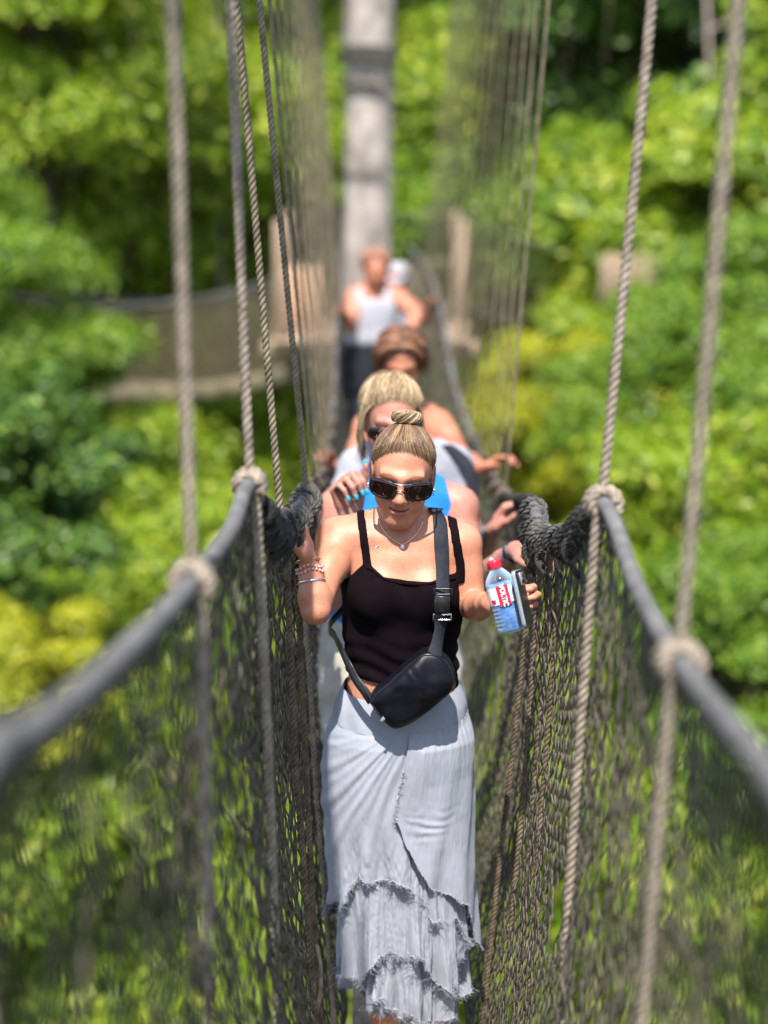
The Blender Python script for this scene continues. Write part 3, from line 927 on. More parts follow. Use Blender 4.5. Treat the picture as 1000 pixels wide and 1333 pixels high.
        for e in range(3):
            u, v = (e + 1) % 3, (e + 2) % 3
            sh = list(F.shape); 
            A = np.take(ins, range(0, sh[e] - 1), e); B = np.take(ins, range(1, sh[e]), e)
            E = np.argwhere(A != B)
            ok = (E[:, u] > 0) & (E[:, v] > 0) & (E[:, u] < sh[u] - 1) & (E[:, v] < sh[v] - 1)
            E = E[ok]
            if not len(E): continue
            def cell(du, dv):
                g = E.copy(); g[:, u] += du; g[:, v] += dv
                return idx[g[:, 0], g[:, 1], g[:, 2]]
            q = np.stack([cell(-1, -1), cell(0, -1), cell(0, 0), cell(-1, 0)], -1)
            flip = A[E[:, 0], E[:, 1], E[:, 2]]
            q[~flip] = q[~flip][:, ::-1]
            quads.append(q)
        Q = np.concatenate(quads); Q = Q[(Q >= 0).all(1)]
        for _ in range(smooth_it):
            a = np.zeros_like(Vv); n = np.zeros(len(Vv))
            for i in range(4):
                for j in ((i + 1) % 4, (i - 1) % 4):
                    np.add.at(a, Q[:, i], Vv[Q[:, j]]); np.add.at(n, Q[:, i], 1)
            Vv = 0.5 * Vv + 0.5 * a / np.maximum(n, 1)[:, None]
        return Vv, Q

def catmull_1d(x, y, xf):
    """smooth monotone-ish interpolation"""
    m = np.gradient(y, x)
    i = np.clip(np.searchsorted(x, xf) - 1, 0, len(x) - 2)
    h = x[i + 1] - x[i]; t = (xf - x[i]) / h
    return (2 * t ** 3 - 3 * t ** 2 + 1) * y[i] + (t ** 3 - 2 * t ** 2 + t) * h * m[i] + (-2 * t ** 3 + 3 * t ** 2) * y[i + 1] + (t ** 3 - t ** 2) * h * m[i + 1]

def rotm(pitch=0, roll=0, yaw=0):
    cx, sx = math.cos(pitch), math.sin(pitch); cyy, sy = math.cos(roll), math.sin(roll); cz, sz = math.cos(yaw), math.sin(yaw)
    Rx = np.array([[1, 0, 0], [0, cx, -sx], [0, sx, cx]]); Ry = np.array([[cyy, 0, sy], [0, 1, 0], [-sy, 0, cyy]]); Rz = np.array([[cz, -sz, 0], [sz, cz, 0], [0, 0, 1]])
    return Rz @ Ry @ Rx

class Head:
    def __init__(s, c, pitch, roll=0, yaw=0, sc=1.0):
        s.c = np.asarray(c, float); s.R = rotm(R(pitch), R(roll), R(yaw)); s.sc = sc
    def w(s, x, y, z):
        return s.c + s.R @ (np.array((x, y, z), float) * s.sc)
    def wl(s, pts):
        return s.c + (np.asarray(pts, float) * s.sc) @ s.R.T
    def local(s, P):
        return ((np.asarray(P) - s.c) @ s.R) / s.sc

def head_field(f, h, face=True, smile=1.0, full=1.0):
    q = h.sc
    def E(c, r, k, op='add'): f.ell(h.w(*c), np.array(r) * q, h.R, k, op)
    def C(a, b, ra, rb, k, op='add'): f.cone(h.w(*a), h.w(*b), ra * q, rb * q, k, op)
    E((0, 0.012, 0.036), (0.074, 0.092, 0.083), 0.02)
    E((0, -0.022, -0.022), (0.0605 * (0.5 + 0.5 * full), 0.070, 0.083), 0.03)
    # jaw and chin
    C((-0.046 * full, 0.0, -0.048), (-0.016, -0.066, -0.092), 0.022, 0.019, 0.03)
    C((0.046 * full, 0.0, -0.048), (0.016, -0.066, -0.092), 0.022, 0.019, 0.03)
    E((0, -0.072, -0.094), (0.022, 0.018, 0.018), 0.02)
    if not face: return
    for sx in (-1, 1):
        E((sx * 0.036, -0.062, -0.028), (0.024, 0.022, 0.024), 0.022)
        E((sx * 0.040, -0.064, -0.045), (0.016, 0.018, 0.018), 0.02)
        C((sx * 0.010, -0.088, 0.026), (sx * 0.046, -0.070, 0.028), 0.010, 0.009, 0.018)       # brow
        E((sx * 0.031, -0.094, 0.006), (0.017, 0.012, 0.011), 0.012, 'cut')                      # eye hollow
        E((sx * 0.031, -0.075, 0.006), (0.0145, 0.0135, 0.0125), 0.004)                           # eyeball and lids
        # ear
        E((sx * 0.0765, 0.012, -0.004), (0.009, 0.020, 0.031), 0.006)
        E((sx * 0.0855, 0.008, 0.000), (0.006, 0.011, 0.017), 0.005, 'cut')
        E((sx * 0.0735, 0.004, -0.031), (0.007, 0.010, 0.010), 0.006)
    C((0, -0.088, 0.016), (0, -0.108, -0.022), 0.0075, 0.0095, 0.010)                             # nose bridge
    E((0, -0.109, -0.026), (0.0125, 0.0115, 0.0105), 0.008)
    for sx in (-1, 1):
        E((sx * 0.0115, -0.098, -0.030), (0.0085, 0.0105, 0.0080), 0.007)
        E((sx * 0.0065, -0.104, -0.0385), (0.0036, 0.005, 0.0035), 0.003, 'cut')
    # muzzle, lips
    E((0, -0.078, -0.056), (0.030, 0.020, 0.022), 0.018)
    up = [(-0.029, -0.080, -0.0505), (-0.012, -0.0945, -0.0525), (0, -0.0965, -0.0535), (0.012, -0.0945, -0.0525), (0.029, -0.080, -0.0505)]
    lo = [(-0.027, -0.081, -0.0535), (-0.011, -0.0935, -0.0645), (0, -0.0950, -0.0660), (0.011, -0.0935, -0.0645), (0.027, -0.081, -0.0535)]
    f.chain([h.w(*p) for p in up], np.array([0.0025, 0.0042, 0.0040, 0.0042, 0.0025]) * q, 0.004)
    f.chain([h.w(*p) for p in lo], np.array([0.0025, 0.0048, 0.0055, 0.0048, 0.0025]) * q, 0.004)
    mo = [(-0.035, -0.078, -0.0450), (-0.015, -0.0975, -0.0568), (0, -0.1005, -0.0590), (0.015, -0.0975, -0.0568), (0.035, -0.078, -0.0450)]
    f.chain([h.w(*p) for p in mo], np.array([0.0012, 0.0026, 0.0028, 0.0026, 0.0012]) * q, 0.0015, 'cut')

def hand_prims(w, fdir, pal, th, curls, thumb=(0.7, 0.75, 0.35), tcurl=25, sc=1.0, spread=4, tn=None):
    """w wrist, fdir wrist->knuckles, pal: where the palm faces, th: thumb side.
    returns list of (points, radii, k) chains and finger tips (tip, dir, back)"""
    fdir = unit(fdir); pal = unit(np.asarray(pal) - fdir * np.dot(pal, fdir))
    t0 = np.cross(fdir, pal); t = t0 if np.dot(t0, th) > 0 else -t0
    ch = []; tips = []
    kn = [(0.086, 0.027), (0.090, 0.009), (0.085, -0.010), (0.077, -0.0275)]
    ln = [(0.041, 0.025, 0.021), (0.045, 0.029, 0.022), (0.041, 0.027, 0.022), (0.032, 0.020, 0.019)]
    rd = [0.0088, 0.0090, 0.0085, 0.0075]
    w = np.asarray(w, float)
    for i in range(4):
        k = w + (fdir * kn[i][0] + t * kn[i][1]) * sc
        ch.append(([w + t * kn[i][1] * 0.55 * sc + fdir * 0.01 * sc, (w + k) / 2 + t * kn[i][1] * 0.12 * sc, k], [0.0150 * sc, 0.0142 * sc, 0.0110 * sc], 0.012))
        a = 0; p = k; pts = [k]; d0 = unit(fdir + t * math.tan(R(spread)) * (1.5 - i) * 0.7)
        for j in range(3):
            a += R(curls[i][j])
            d = d0 * math.cos(a) + pal * math.sin(a)
            p = p + d * ln[i][j] * sc; pts.append(p)
        back = d0 * math.sin(a) - pal * math.cos(a)
        ch.append((pts, [rd[i] * sc * 1.05, rd[i] * sc, rd[i] * 0.92 * sc, rd[i] * 0.78 * sc], 0.003))
        tips.append((p, d, back, rd[i] * 0.8 * sc, np.cross(d, back)))
    b = w + (fdir * 0.022 + t * 0.026 + pal * 0.006) * sc
    d1 = unit(fdir * thumb[0] + t * thumb[1] + pal * thumb[2])
    inw = unit(tn if tn is not None else (fdir * 0.8 - t * 0.5 + pal * 0.35))
    p1 = b + d1 * 0.043 * sc; d2 = unit(d1 + inw * math.tan(R(tcurl))); p2 = p1 + d2 * 0.033 * sc; d3 = unit(d2 + inw * math.tan(R(tcurl))); p3 = p2 + d3 * 0.025 * sc
    ch.append(([w + t * 0.012 * sc + fdir * .008 * sc, b, p1], [0.014 * sc, 0.0155 * sc, 0.0118 * sc], 0.012))
    ch.append(([p1, p2, p3], [0.0112 * sc, 0.0102 * sc, 0.0082 * sc], 0.004))
    bk = unit(np.cross(d3, np.cross(-pal, d3)))
    tips.append((p3, d3, bk, 0.0088 * sc, np.cross(d3, bk)))
    return ch, tips

def add_arm(f, sh, el, wr, sc=1.0, k=0.02):
    sh, el, wr = map(lambda a: np.asarray(a, float), (sh, el, wr))
    m1 = sh + (el - sh) * 0.4; m2 = el + (wr - el) * 0.28; m3 = el + (wr - el) * 0.75
    f.chain([sh, m1, el], [0.047 * sc, 0.043 * sc, 0.036 * sc], k)
    f.chain([el, m2, m3, wr], [0.036 * sc, 0.039 * sc, 0.029 * sc, 0.0245 * sc], 0.012)

def add_hand(f, *a, **kw):
    ch, tips = hand_prims(*a, **kw)
    for pts, rs, k in ch: f.chain(pts, rs, k)
    return tips

def add_leg(f, hip, knee, ankle, sc=1.0, toe=None):
    hip, knee, ankle = map(lambda a: np.asarray(a, float), (hip, knee, ankle))
    f.chain([hip, hip + (knee - hip) * 0.5, knee], [0.085 * sc, 0.072 * sc, 0.054 * sc], 0.03)
    f.chain([knee, knee + (ankle - knee) * 0.3, knee + (ankle - knee) * 0.7, ankle], [0.052 * sc, 0.055 * sc, 0.040 * sc, 0.033 * sc], 0.015)
    toe = ankle + V3(0.0, -0.16, -0.05) if toe is None else np.asarray(toe, float)
    heel = ankle + V3(0, 0.03, -0.045)
    f.cone(heel, toe + V3(0, 0.05, 0), 0.030 * sc, 0.032 * sc, 0.02)
    f.cone(ankle, toe, 0.032 * sc, 0.024 * sc, 0.02)
    f.cone(toe, toe + V3(0, -0.02, -0.004), 0.026 * sc, 0.018 * sc, 0.01)

def neck(f, h, base, r=0.050):
    f.cone(h.w(0, 0.022, -0.055), base, r * 0.98 * h.sc, r * 1.05, 0.025)

def skin_mat(name, c1, c2, lip):
    m = mat(name, c1, c2, 14, 0.47, 0.45, 330, 0.36, attr='tint', sss=0.08, bdist=0.0012, detail=12)
    nt = m.node_tree; N = nt.nodes; Lk = nt.links; b = N['Principled BSDF']
    src = b.inputs['Base Color'].links[0].from_socket
    tc = [n for n in N if n.type == 'TEX_COORD'][0]
    nz = N.new('ShaderNodeTexNoise'); nz.inputs['Scale'].default_value = 240; nz.inputs['Detail'].default_value = 3
    Lk.new(tc.outputs['Object'], nz.inputs['Vector'])
    rp = N.new('ShaderNodeValToRGB'); rp.color_ramp.elements[0].position = 0.30; rp.color_ramp.elements[0].color = (0.84, 0.74, 0.68, 1); rp.color_ramp.elements[1].position = 0.46; rp.color_ramp.elements[1].color = (1, 1, 1, 1)
    Lk.new(nz.outputs['Fac'], rp.inputs['Fac'])
    n2 = N.new('ShaderNodeTexNoise'); n2.inputs['Scale'].default_value = 26; n2.inputs['Detail'].default_value = 4
    Lk.new(tc.outputs['Object'], n2.inputs['Vector'])
    r2 = N.new('ShaderNodeValToRGB'); r2.color_ramp.elements[0].position = 0.35; r2.color_ramp.elements[0].color = (1.0, 0.86, 0.84, 1); r2.color_ramp.elements[1].position = 0.62; r2.color_ramp.elements[1].color = (1, 1, 1, 1)
    Lk.new(n2.outputs['Fac'], r2.inputs['Fac'])
    cur = src
    for r_ in (rp, r2):
        mx = N.new('ShaderNodeMix'); mx.data_type = 'RGBA'; mx.blend_type = 'MULTIPLY'; mx.inputs['Factor'].default_value = 1.0
        Lk.new(cur, mx.inputs['A']); Lk.new(r_.outputs['Color'], mx.inputs['B']); cur = mx.outputs['Result']
    Lk.new(cur, b.inputs['Base Color'])
    rr = N.new('ShaderNodeMapRange'); rr.inputs['To Min'].default_value = 0.36; rr.inputs['To Max'].default_value = 0.62
    Lk.new(n2.outputs['Fac'], rr.inputs['Value']); Lk.new(rr.outputs['Result'], b.inputs['Roughness'])
    return m
M['skin1'] = skin_mat('skin_tanned', (0.372, 0.160, 0.093), (0.468, 0.224, 0.139), None)
M['skin2'] = skin_mat('skin_pink', (0.31, 0.138, 0.10), (0.39, 0.19, 0.142), None)
M['skin3'] = skin_mat('skin_rosy', (0.33, 0.145, 0.105), (0.41, 0.20, 0.15), None)
M['skin4'] = skin_mat('skin_sunburnt', (0.34, 0.13, 0.072), (0.42, 0.185, 0.11), None)

def tint_body(me, verts, h, lips=True, extra=None):
    col = np.ones((len(verts), 4), np.float32)
    if h is not None:
        L = h.local(verts)
        if lips:
            up = np.array([(-0.027, -0.082, -0.0535), (-0.012, -0.0945, -0.0525), (0, -0.0965, -0.0535), (0.012, -0.0945, -0.0525), (0.027, -0.082, -0.0535), (0.025, -0.082, -0.0565), (0.011, -0.0935, -0.0645), (0, -0.0950, -0.0660), (-0.011, -0.0935, -0.0645), (-0.025, -0.082, -0.0565)])
            dm = np.min([np.linalg.norm((L - (up[i] * (1 - t) + up[(i + 1) % 10] * t)), axis=1) for i in range(10) for t in (0, 0.33, 0.66)], 0)
            w = np.clip((0.0078 - dm) / 0.0025, 0, 1)[:, None]
            col[:, :3] = col[:, :3] * (1 - w) + np.array([0.86, 0.58, 0.60]) * w
            mo = np.array([(-0.035, -0.078, -0.0450), (-0.015, -0.0957, -0.0568), (0, -0.0985, -0.0590), (0.015, -0.0957, -0.0568), (0.035, -0.078, -0.0450)])
            dm = np.min([np.linalg.norm((L - (mo[i] * (1 - t) + mo[i + 1] * t)), axis=1) for i in range(4) for t in (0, 0.25, 0.5, 0.75)], 0)
            w = np.clip((0.0040 - dm) / 0.0012, 0, 1)[:, None]
            col[:, :3] = col[:, :3] * (1 - w) + np.array([0.28, 0.12, 0.12]) * w
            # rosy cheeks and nose
            for c, r_ in (((-0.04, -0.075, -0.03), 0.025), ((0.04, -0.075, -0.03), 0.025), ((0, -0.11, -0.025), 0.016)):
                w = (np.exp(-((L - np.array(c)) ** 2).sum(1) / r_ ** 2) * 0.5)[:, None]
                col[:, :3] *= 1 - w * np.array([0.0, 0.22, 0.22])
            # brows
            for sx in (-1, 1):
                bp = np.array([(sx * 0.012, -0.096, 0.026), (sx * 0.030, -0.091, 0.033), (sx * 0.047, -0.076, 0.029)])
                dm = np.min([np.linalg.norm((L - (bp[i] * (1 - t) + bp[i + 1] * t)) * np.array([1, 0.5, 1.6]), axis=1) for i in range(2) for t in np.linspace(0, 1, 6)], 0)
                w = (np.clip((0.008 - dm) / 0.004, 0, 1) * 0.75)[:, None]
                col[:, :3] = col[:, :3] * (1 - w) + np.array([0.42, 0.36, 0.32]) * w
    if h is not None:      # roots and hair shadow, both put into the tint along the hair line
        hl = hairline(L)
        w = (np.clip((0.007 - hl) / 0.014, 0, 1) * (L[:, 2] > -0.02) * (np.linalg.norm(L, axis=1) < 0.16) * 0.85)[:, None]
        col[:, :3] = col[:, :3] * (1 - w) + np.array([0.36, 0.34, 0.32]) * w
    if extra is not None: extra(col, verts)
    a = me.attributes.new('tint', 'FLOAT_COLOR', 'POINT')
    a.data.foreach_set('color', col.ravel())

def body_obj(f, h, skin, label, smooth_it=2, lips=True, extra=None):
    Vv, Q = f.mesh(smooth_it=smooth_it)
    me = mesh_np('person', Vv, Q)
    if len(me.vertices) == len(Vv): tint_body(me, Vv, h, lips, extra)
    o = link('person', me, M[skin])
    tag(o, label, 'person')
    return o, BVHTree.FromPolygons([tuple(v) for v in Vv], [tuple(int(i) for i in q) for q in Q])

def cloth_obj(name, f, off, region, m, parent, zlo=None, zhi=None, smooth_it=2, wr=None):
    """shell of the body field, kept where region(X,Y,Z) < 0"""
    zlo = f.zs[0] if zlo is None else zlo; zhi = f.zs[-1] if zhi is None else zhi
    sl = f.sub((f.xs[0], f.ys[0], zlo), (f.xs[-1], f.ys[-1], zhi))
    g = Field.__new__(Field); g.xs, g.ys, g.zs = f.xs[sl[0]], f.ys[sl[1]], f.zs[sl[2]]; g.big = f.big
    X, Y, Z = g.pts((slice(None),) * 3)
    F = f.F[sl] - off
    if wr is not None: F = F - wr(X, Y, Z)
    g.F = np.maximum(F, region(X, Y, Z)).astype(np.float32)
    g.F[:, :, 0] = np.maximum(g.F[:, :, 0], 0.002); g.F[:, :, -1] = np.maximum(g.F[:, :, -1], 0.002)
    Vv, Q = g.mesh(smooth_it=smooth_it)
    o = link(name, mesh_np(name, Vv, Q), m, parent)
    return o, BVHTree.FromPolygons([tuple(v) for v in Vv], [tuple(int(i) for i in q) for q in Q])

def hit(bvhs, px, py, off=0.0):
    """first surface the photo's line of sight meets"""
    d = unit(ray(px, py)); best = None
    for b in bvhs:
        loc, nor, idx, dist = b.ray_cast(Vector((0, 0, 0)), Vector(d))
        if loc is not None and (best is None or dist < best[2]): best = (np.array(loc), np.array(nor), dist)
    if best is None: return None
    n = best[1]
    if n @ d > 0: n = -n
    return best[0] + n * off, n

def ribbon(mb, pts, nors, width, thick):
    pts = np.asarray(pts); nors = np.asarray(nors)
    tan = np.gradient(pts, axis=0); tan /= np.linalg.norm(tan, axis=1)[:, None]
    s = np.cross(tan, nors); s /= np.linalg.norm(s, axis=1)[:, None]
    nn = np.cross(s, tan)
    w = np.broadcast_to(np.asarray(width, float), (len(pts),))[:, None]
    P = np.stack([pts + s * w / 2, pts + s * w * 0.46 + nn * thick, pts - s * w * 0.46 + nn * thick, pts - s * w / 2, pts - s * w * 0.46 - nn * thick, pts + s * w * 0.46 - nn * thick], 1)
    mb.grid(P, wrap=True)
    return mb

# ---- hair
def hair_mat(name, c1, c2, c3):
    m, nt, b = new_mat(name); N = nt.nodes; Lk = nt.links
    g = N.new('ShaderNodeNewGeometry'); rp = N.new('ShaderNodeValToRGB'); el = rp.color_ramp.elements
    el.new(0.5)
    for k, c in enumerate((c1, c2, c3)): el[k].position = (0.05, 0.5, 0.95)[k]; el[k].color = (*c, 1)
    Lk.new(g.outputs['Random Per Island'], rp.inputs['Fac']); Lk.new(rp.outputs['Color'], b.inputs['Base Color'])
    b.inputs['Roughness'].default_value = 0.45; b.inputs['Specular IOR Level'].default_value = 0.3
    return m
M['hair1'] = hair_mat('hair_dark_blonde', (0.048, 0.026, 0.014), (0.115, 0.065, 0.035), (0.30, 0.19, 0.105))
M['hair2'] = hair_mat('hair_blonde', (0.13, 0.08, 0.04), (0.30, 0.205, 0.11), (0.52, 0.40, 0.25))
M['hair4'] = hair_mat('hair_brown', (0.04, 0.016, 0.009), (0.12, 0.05, 0.026), (0.33, 0.16, 0.085))
M['hair5'] = hair_mat('hair_reddish', (0.16, 0.06, 0.035), (0.26, 0.11, 0.07), (0.4, 0.2, 0.14))

CRA = np.array([0.074, 0.092, 0.083]); CRC = np.array([0, 0.012, 0.036])
def skull(d, lift):
    """point on the skull in direction d (head frame)"""
    d = d / np.linalg.norm(d, axis=-1, keepdims=True)
    r = 1 / np.sqrt(((d / (CRA + 0.0)) ** 2).sum(-1, keepdims=True))
    return CRC + d * (r + lift)
def hairline(P, recede=0.0):
    """<0 where hair grows (head frame)"""
    x, y, z = P[..., 0], P[..., 1], P[..., 2]
    front = 0.098 - 4.0 * x * x - z - 0.60 * (y + 0.085) * (y > -0.085) + recede
    front = np.where(y > -0.02, (0.045 - 1.75 * (y + 0.02)) - z + recede, front)
    return front

def cap_obj(h, lift, m, parent, step=0.004, recede=0.0, zcut=-0.09):
    """scalp layer of hair"""
    e = 0.13 * h.sc
    ax = [np.arange(c - e, c + e, step) for c in h.c]
    f = Field(*ax)
    f.ell(h.w(*CRC), (CRA + lift) * h.sc, h.R, 0)
    X, Y, Z = f.pts((slice(None),) * 3)
    P = np.stack(np.broadcast_arrays(X, Y, Z), -1)
    L = h.local(P)
    f.F = np.maximum(f.F, np.maximum(hairline(L, recede) * 0.7, zcut - L[..., 2])).astype(np.float32)
    Vv, Q = f.mesh(smooth_it=2)
    return link('hair', mesh_np('hair', Vv, Q), m, parent)

def slick_hair(H, m, cap, bun_dir, n, rng, vol=1.0, thick=1.0, zmin=-0.075, mess=0.3):
    """strands combed from the hair line back to the knot"""
    mb = MB()
    e1 = V3(1, 0, 0); e2 = unit(np.cross(bun_dir, e1)); e1 = np.cross(e2, bun_dir)
    G = np.linspace(0.3, 2.3, 51)
    for a in rng.uniform(-math.pi, math.pi, n):
        ax_ = math.cos(a) * e1 + math.sin(a) * e2
        D = np.cos(G)[:, None] * bun_dir + np.sin(G)[:, None] * ax_
        P = skull(D, 0.004)
        bad = ~((hairline(P) < 0.0) & (P[:, 2] > zmin))
        k = int(np.argmax(bad)) if bad.any() else len(G)
        if k < 2: continue
        g1 = G[k - 1] - abs(rng.normal()) * 0.12 * (rng.random() < 0.6) + rng.normal() * 0.03
        gs = np.linspace(g1, 0.16, 13); q_ = np.linspace(0, 1, 13)
        bend = 0.18 * math.sin(a * 2) * np.sin(q_ * math.pi)
        bend = bend + mess * 0.16 * vnoise(q_ * 2.5 + rng.random() * 40, a * 2.0) * np.sin(q_ * math.pi)
        D = np.cos(gs)[:, None] * bun_dir + np.sin(gs)[:, None] * (np.cos(a + bend)[:, None] * e1 + np.sin(a + bend)[:, None] * e2)
        lift = 0.0008 + vol * ((0.0042 + 0.0035 * rng.random()) * np.clip(q_ * 4, 0, 1) + 0.003 * q_ ** 2) + mess * 0.0035 * np.maximum(0, vnoise(a * 7, q_ * 1.5, 2.0)) * np.sin(q_ * math.pi)
        mb.tube(H.wl(skull(D, 0) + D * lift[:, None]), np.interp(q_, [0, 0.3, 1], [0.00012, 0.0006, 0.0009]) * thick * rng.uniform(0.7, 1.3), 4, cap=False)
    return mb.obj('hair_strands', m, cap)
# ------------------------------------------------------------------ materials of clothing and small things
M['tank'] = mat('black_plum_jersey', (0.0026, 0.0010, 0.0019), (0.0050, 0.0020, 0.0036), 30, 0.9, 0.5, 900, 0.08, sheen=0.0, bdist=0.0006)
M['skirt'] = mat('washed_lilac_cotton', (0.213, 0.224, 0.262), (0.28, 0.292, 0.335), 7, 0.9, 0.22, 240, 0.2, sheen=0.1, bdist=0.0012)
M['band'] = mat('lilac_jersey', (0.23, 0.242, 0.28), (0.275, 0.288, 0.33), 14, 0.85, 0.3, 700, 0.2, bdist=0.0006)
M['bag'] = mat('black_nylon', (0.0022, 0.0025, 0.005), (0.0045, 0.005, 0.009), 60, 0.40, 0.5, 700, 0.18, bdist=0.0006)
M['strap'] = mat('charcoal_webbing', (0.011, 0.0125, 0.018), (0.020, 0.022, 0.029), 120, 0.75, 0.6, 1200, 0.18, bdist=0.0006)
M['black'] = mat('black_plastic', (0.008, 0.008, 0.009), (0.014, 0.014, 0.015), 30, 0.3, 0, spec=0.5)
M['blue'] = mat('cobalt_jersey', (0.004, 0.12, 0.46), (0.006, 0.16, 0.55), 20, 0.7, 0.4, 600, 0.25, sheen=0.1, bdist=0.0008)
M['beige'] = mat('beige_linen', (0.34, 0.31, 0.27), (0.44, 0.41, 0.36), 20, 0.9, 0.4, 400, 0.2, bdist=0.001)
M['grey_cloth'] = mat('pale_grey_cotton', (0.20, 0.20, 0.23), (0.28, 0.28, 0.31), 20, 0.9, 0.3, 300, 0.2)
M['white_cloth'] = mat('white_cotton', (0.28, 0.28, 0.31), (0.38, 0.38, 0.41), 20, 0.9, 0.3, 300, 0.2)
M['rust_cloth'] = mat('rust_cotton', (0.20, 0.07, 0.035), (0.30, 0.11, 0.06), 20, 0.9, 0.3, 300, 0.2)
M['black_cloth'] = mat('black_cotton', (0.010, 0.010, 0.014), (0.020, 0.020, 0.026), 20, 0.9, 0.3, 300, 0.2)
M['gold'] = mat('gold', (0.75, 0.48, 0.22), (0.85, 0.58, 0.30), 50, 0.25, 0, metal=1.0)
M['silver'] = mat('silver', (0.7, 0.7, 0.72), (0.85, 0.85, 0.86), 50, 0.2, 0, metal=1.0)
M['gem'] = mat('white_stone', (0.8, 0.8, 0.85), (0.9, 0.9, 0.9), 50, 0.1, 0, spec=0.8)
M['lens'] = mat('dark_lens', (0.006, 0.002, 0.002), (0.012, 0.003, 0.003), 5, 0.04, 0, spec=0.7)
M['nail_blue'] = mat('turquoise_varnish', (0.01, 0.30, 0.42), (0.015, 0.36, 0.48), 30, 0.12, 0, spec=0.6)
M['nail_white'] = mat('white_varnish', (0.75, 0.68, 0.66), (0.8, 0.74, 0.72), 30, 0.15, 0, spec=0.6)
M['nail'] = mat('nude_nail', (0.62, 0.36, 0.30), (0.66, 0.40, 0.34), 30, 0.2, 0, spec=0.6)
M['bead'] = mat('rose_bead', (0.42, 0.16, 0.16), (0.66, 0.38, 0.36), 200, 0.3, 0, spec=0.5)
M['hair_knot'] = hair_mat('hair_knot_blonde', (0.10, 0.06, 0.03), (0.22, 0.14, 0.08), (0.44, 0.32, 0.19))
M['shoe'] = mat('brown_leather', (0.08, 0.04, 0.02), (0.13, 0.07, 0.04), 30, 0.6, 0.3, 200)

def nails(tips, m, parent, which=range(5), sc=1.0):
    for i in which:
        p, d, back, r_, sd = tips[i]
        Rm = np.stack([unit(sd), unit(d), unit(back)], 1)
        MB().ellipsoid(p + back * r_ * 0.62 + d * r_ * 0.35, (r_ * 0.80, r_ * 1.30, r_ * 0.42), Rm, 10, 7).obj('fingernail', m, parent)

def sunglasses(h, parent, wide=0.152, lh=0.050, tone='lens'):
    """square aviator glasses in the head's frame"""
    q = h.sc
    lw = (wide - 0.016) / 2
    for sx in (-1, 1):
        # lens outline: flat top, rounded drooping bottom
        n = 40; a = np.linspace(0, 2 * math.pi, n, endpoint=False)
        ex = 3.4
        cu = np.sign(np.cos(a)) * np.abs(np.cos(a)) ** (2 / ex) * lw / 2; cv = np.sign(np.sin(a)) * np.abs(np.sin(a)) ** (2 / ex) * lh / 2
        cu = cu * (1 - 0.10 * (cv < 0) * np.abs(cv) / (lh / 2)) + sx * 0.004 * np.where(cv < 0, -cv / lh * 2, 0)
        cx0 = sx * (0.009 + lw / 2); cz0 = -0.002
        def P(u, v, dy):
            x = cx0 + u; return np.stack([x, -0.1085 + 0.9 * x * x / 0.152 + dy - 0.10 * v, cz0 + v], -1)
        mb = MB()
        rings = [P(cu * s, cv * s, -0.0022 * (1 - s * s) - 0.0012) for s in (0.02, 0.35, 0.7, 1.0)]
        back = [P(cu * s, cv * s, 0.0012) for s in (1.0, 0.5, 0.02)]
        G = np.stack(rings + back, 0)
        mb.grid(h.wl(G.reshape(-1, 3)).reshape(G.shape), wrap=True)
        ln = mb.obj('lens', M[tone], parent)
        MB().tube(h.wl(P(cu, cv, 0)), 0.0016 * q, 6, closed=True).obj('rim', M['black'], ln)
        # temple
        xo = cx0 + sx * lw / 2
        pts = np.array([(xo, -0.1085 + 0.9 * xo * xo / 0.152, 0.008), (sx * 0.0785, -0.065, 0.010), (sx * 0.0805, 0.0, 0.012), (sx * 0.080, 0.028, 0.002)])
        MB().tube(h.wl(catmull(pts, 12)), 0.0019 * q, 6).obj('temple', M['black'], parent)
    MB().tube(h.wl([(-0.012, -0.1088, 0.002), (0, -0.1115, 0.0035), (0.012, -0.1088, 0.002)]), 0.0014 * q, 6).obj('bridge_bar', M['gold'], parent)
    MB().tube(h.wl([(-0.030, -0.1035, 0.0205), (0, -0.1105, 0.0185), (0.030, -0.1035, 0.0205)]), 0.0015 * q, 6).obj('brow_bar', M['silver'], parent)
    for sx in (-1, 1):
        MB().ellipsoid(h.w(sx * 0.0095, -0.1015, -0.012), (0.0022, 0.0035, 0.005), h.R, 8, 6).obj('nose_pad', M['gem'], parent)

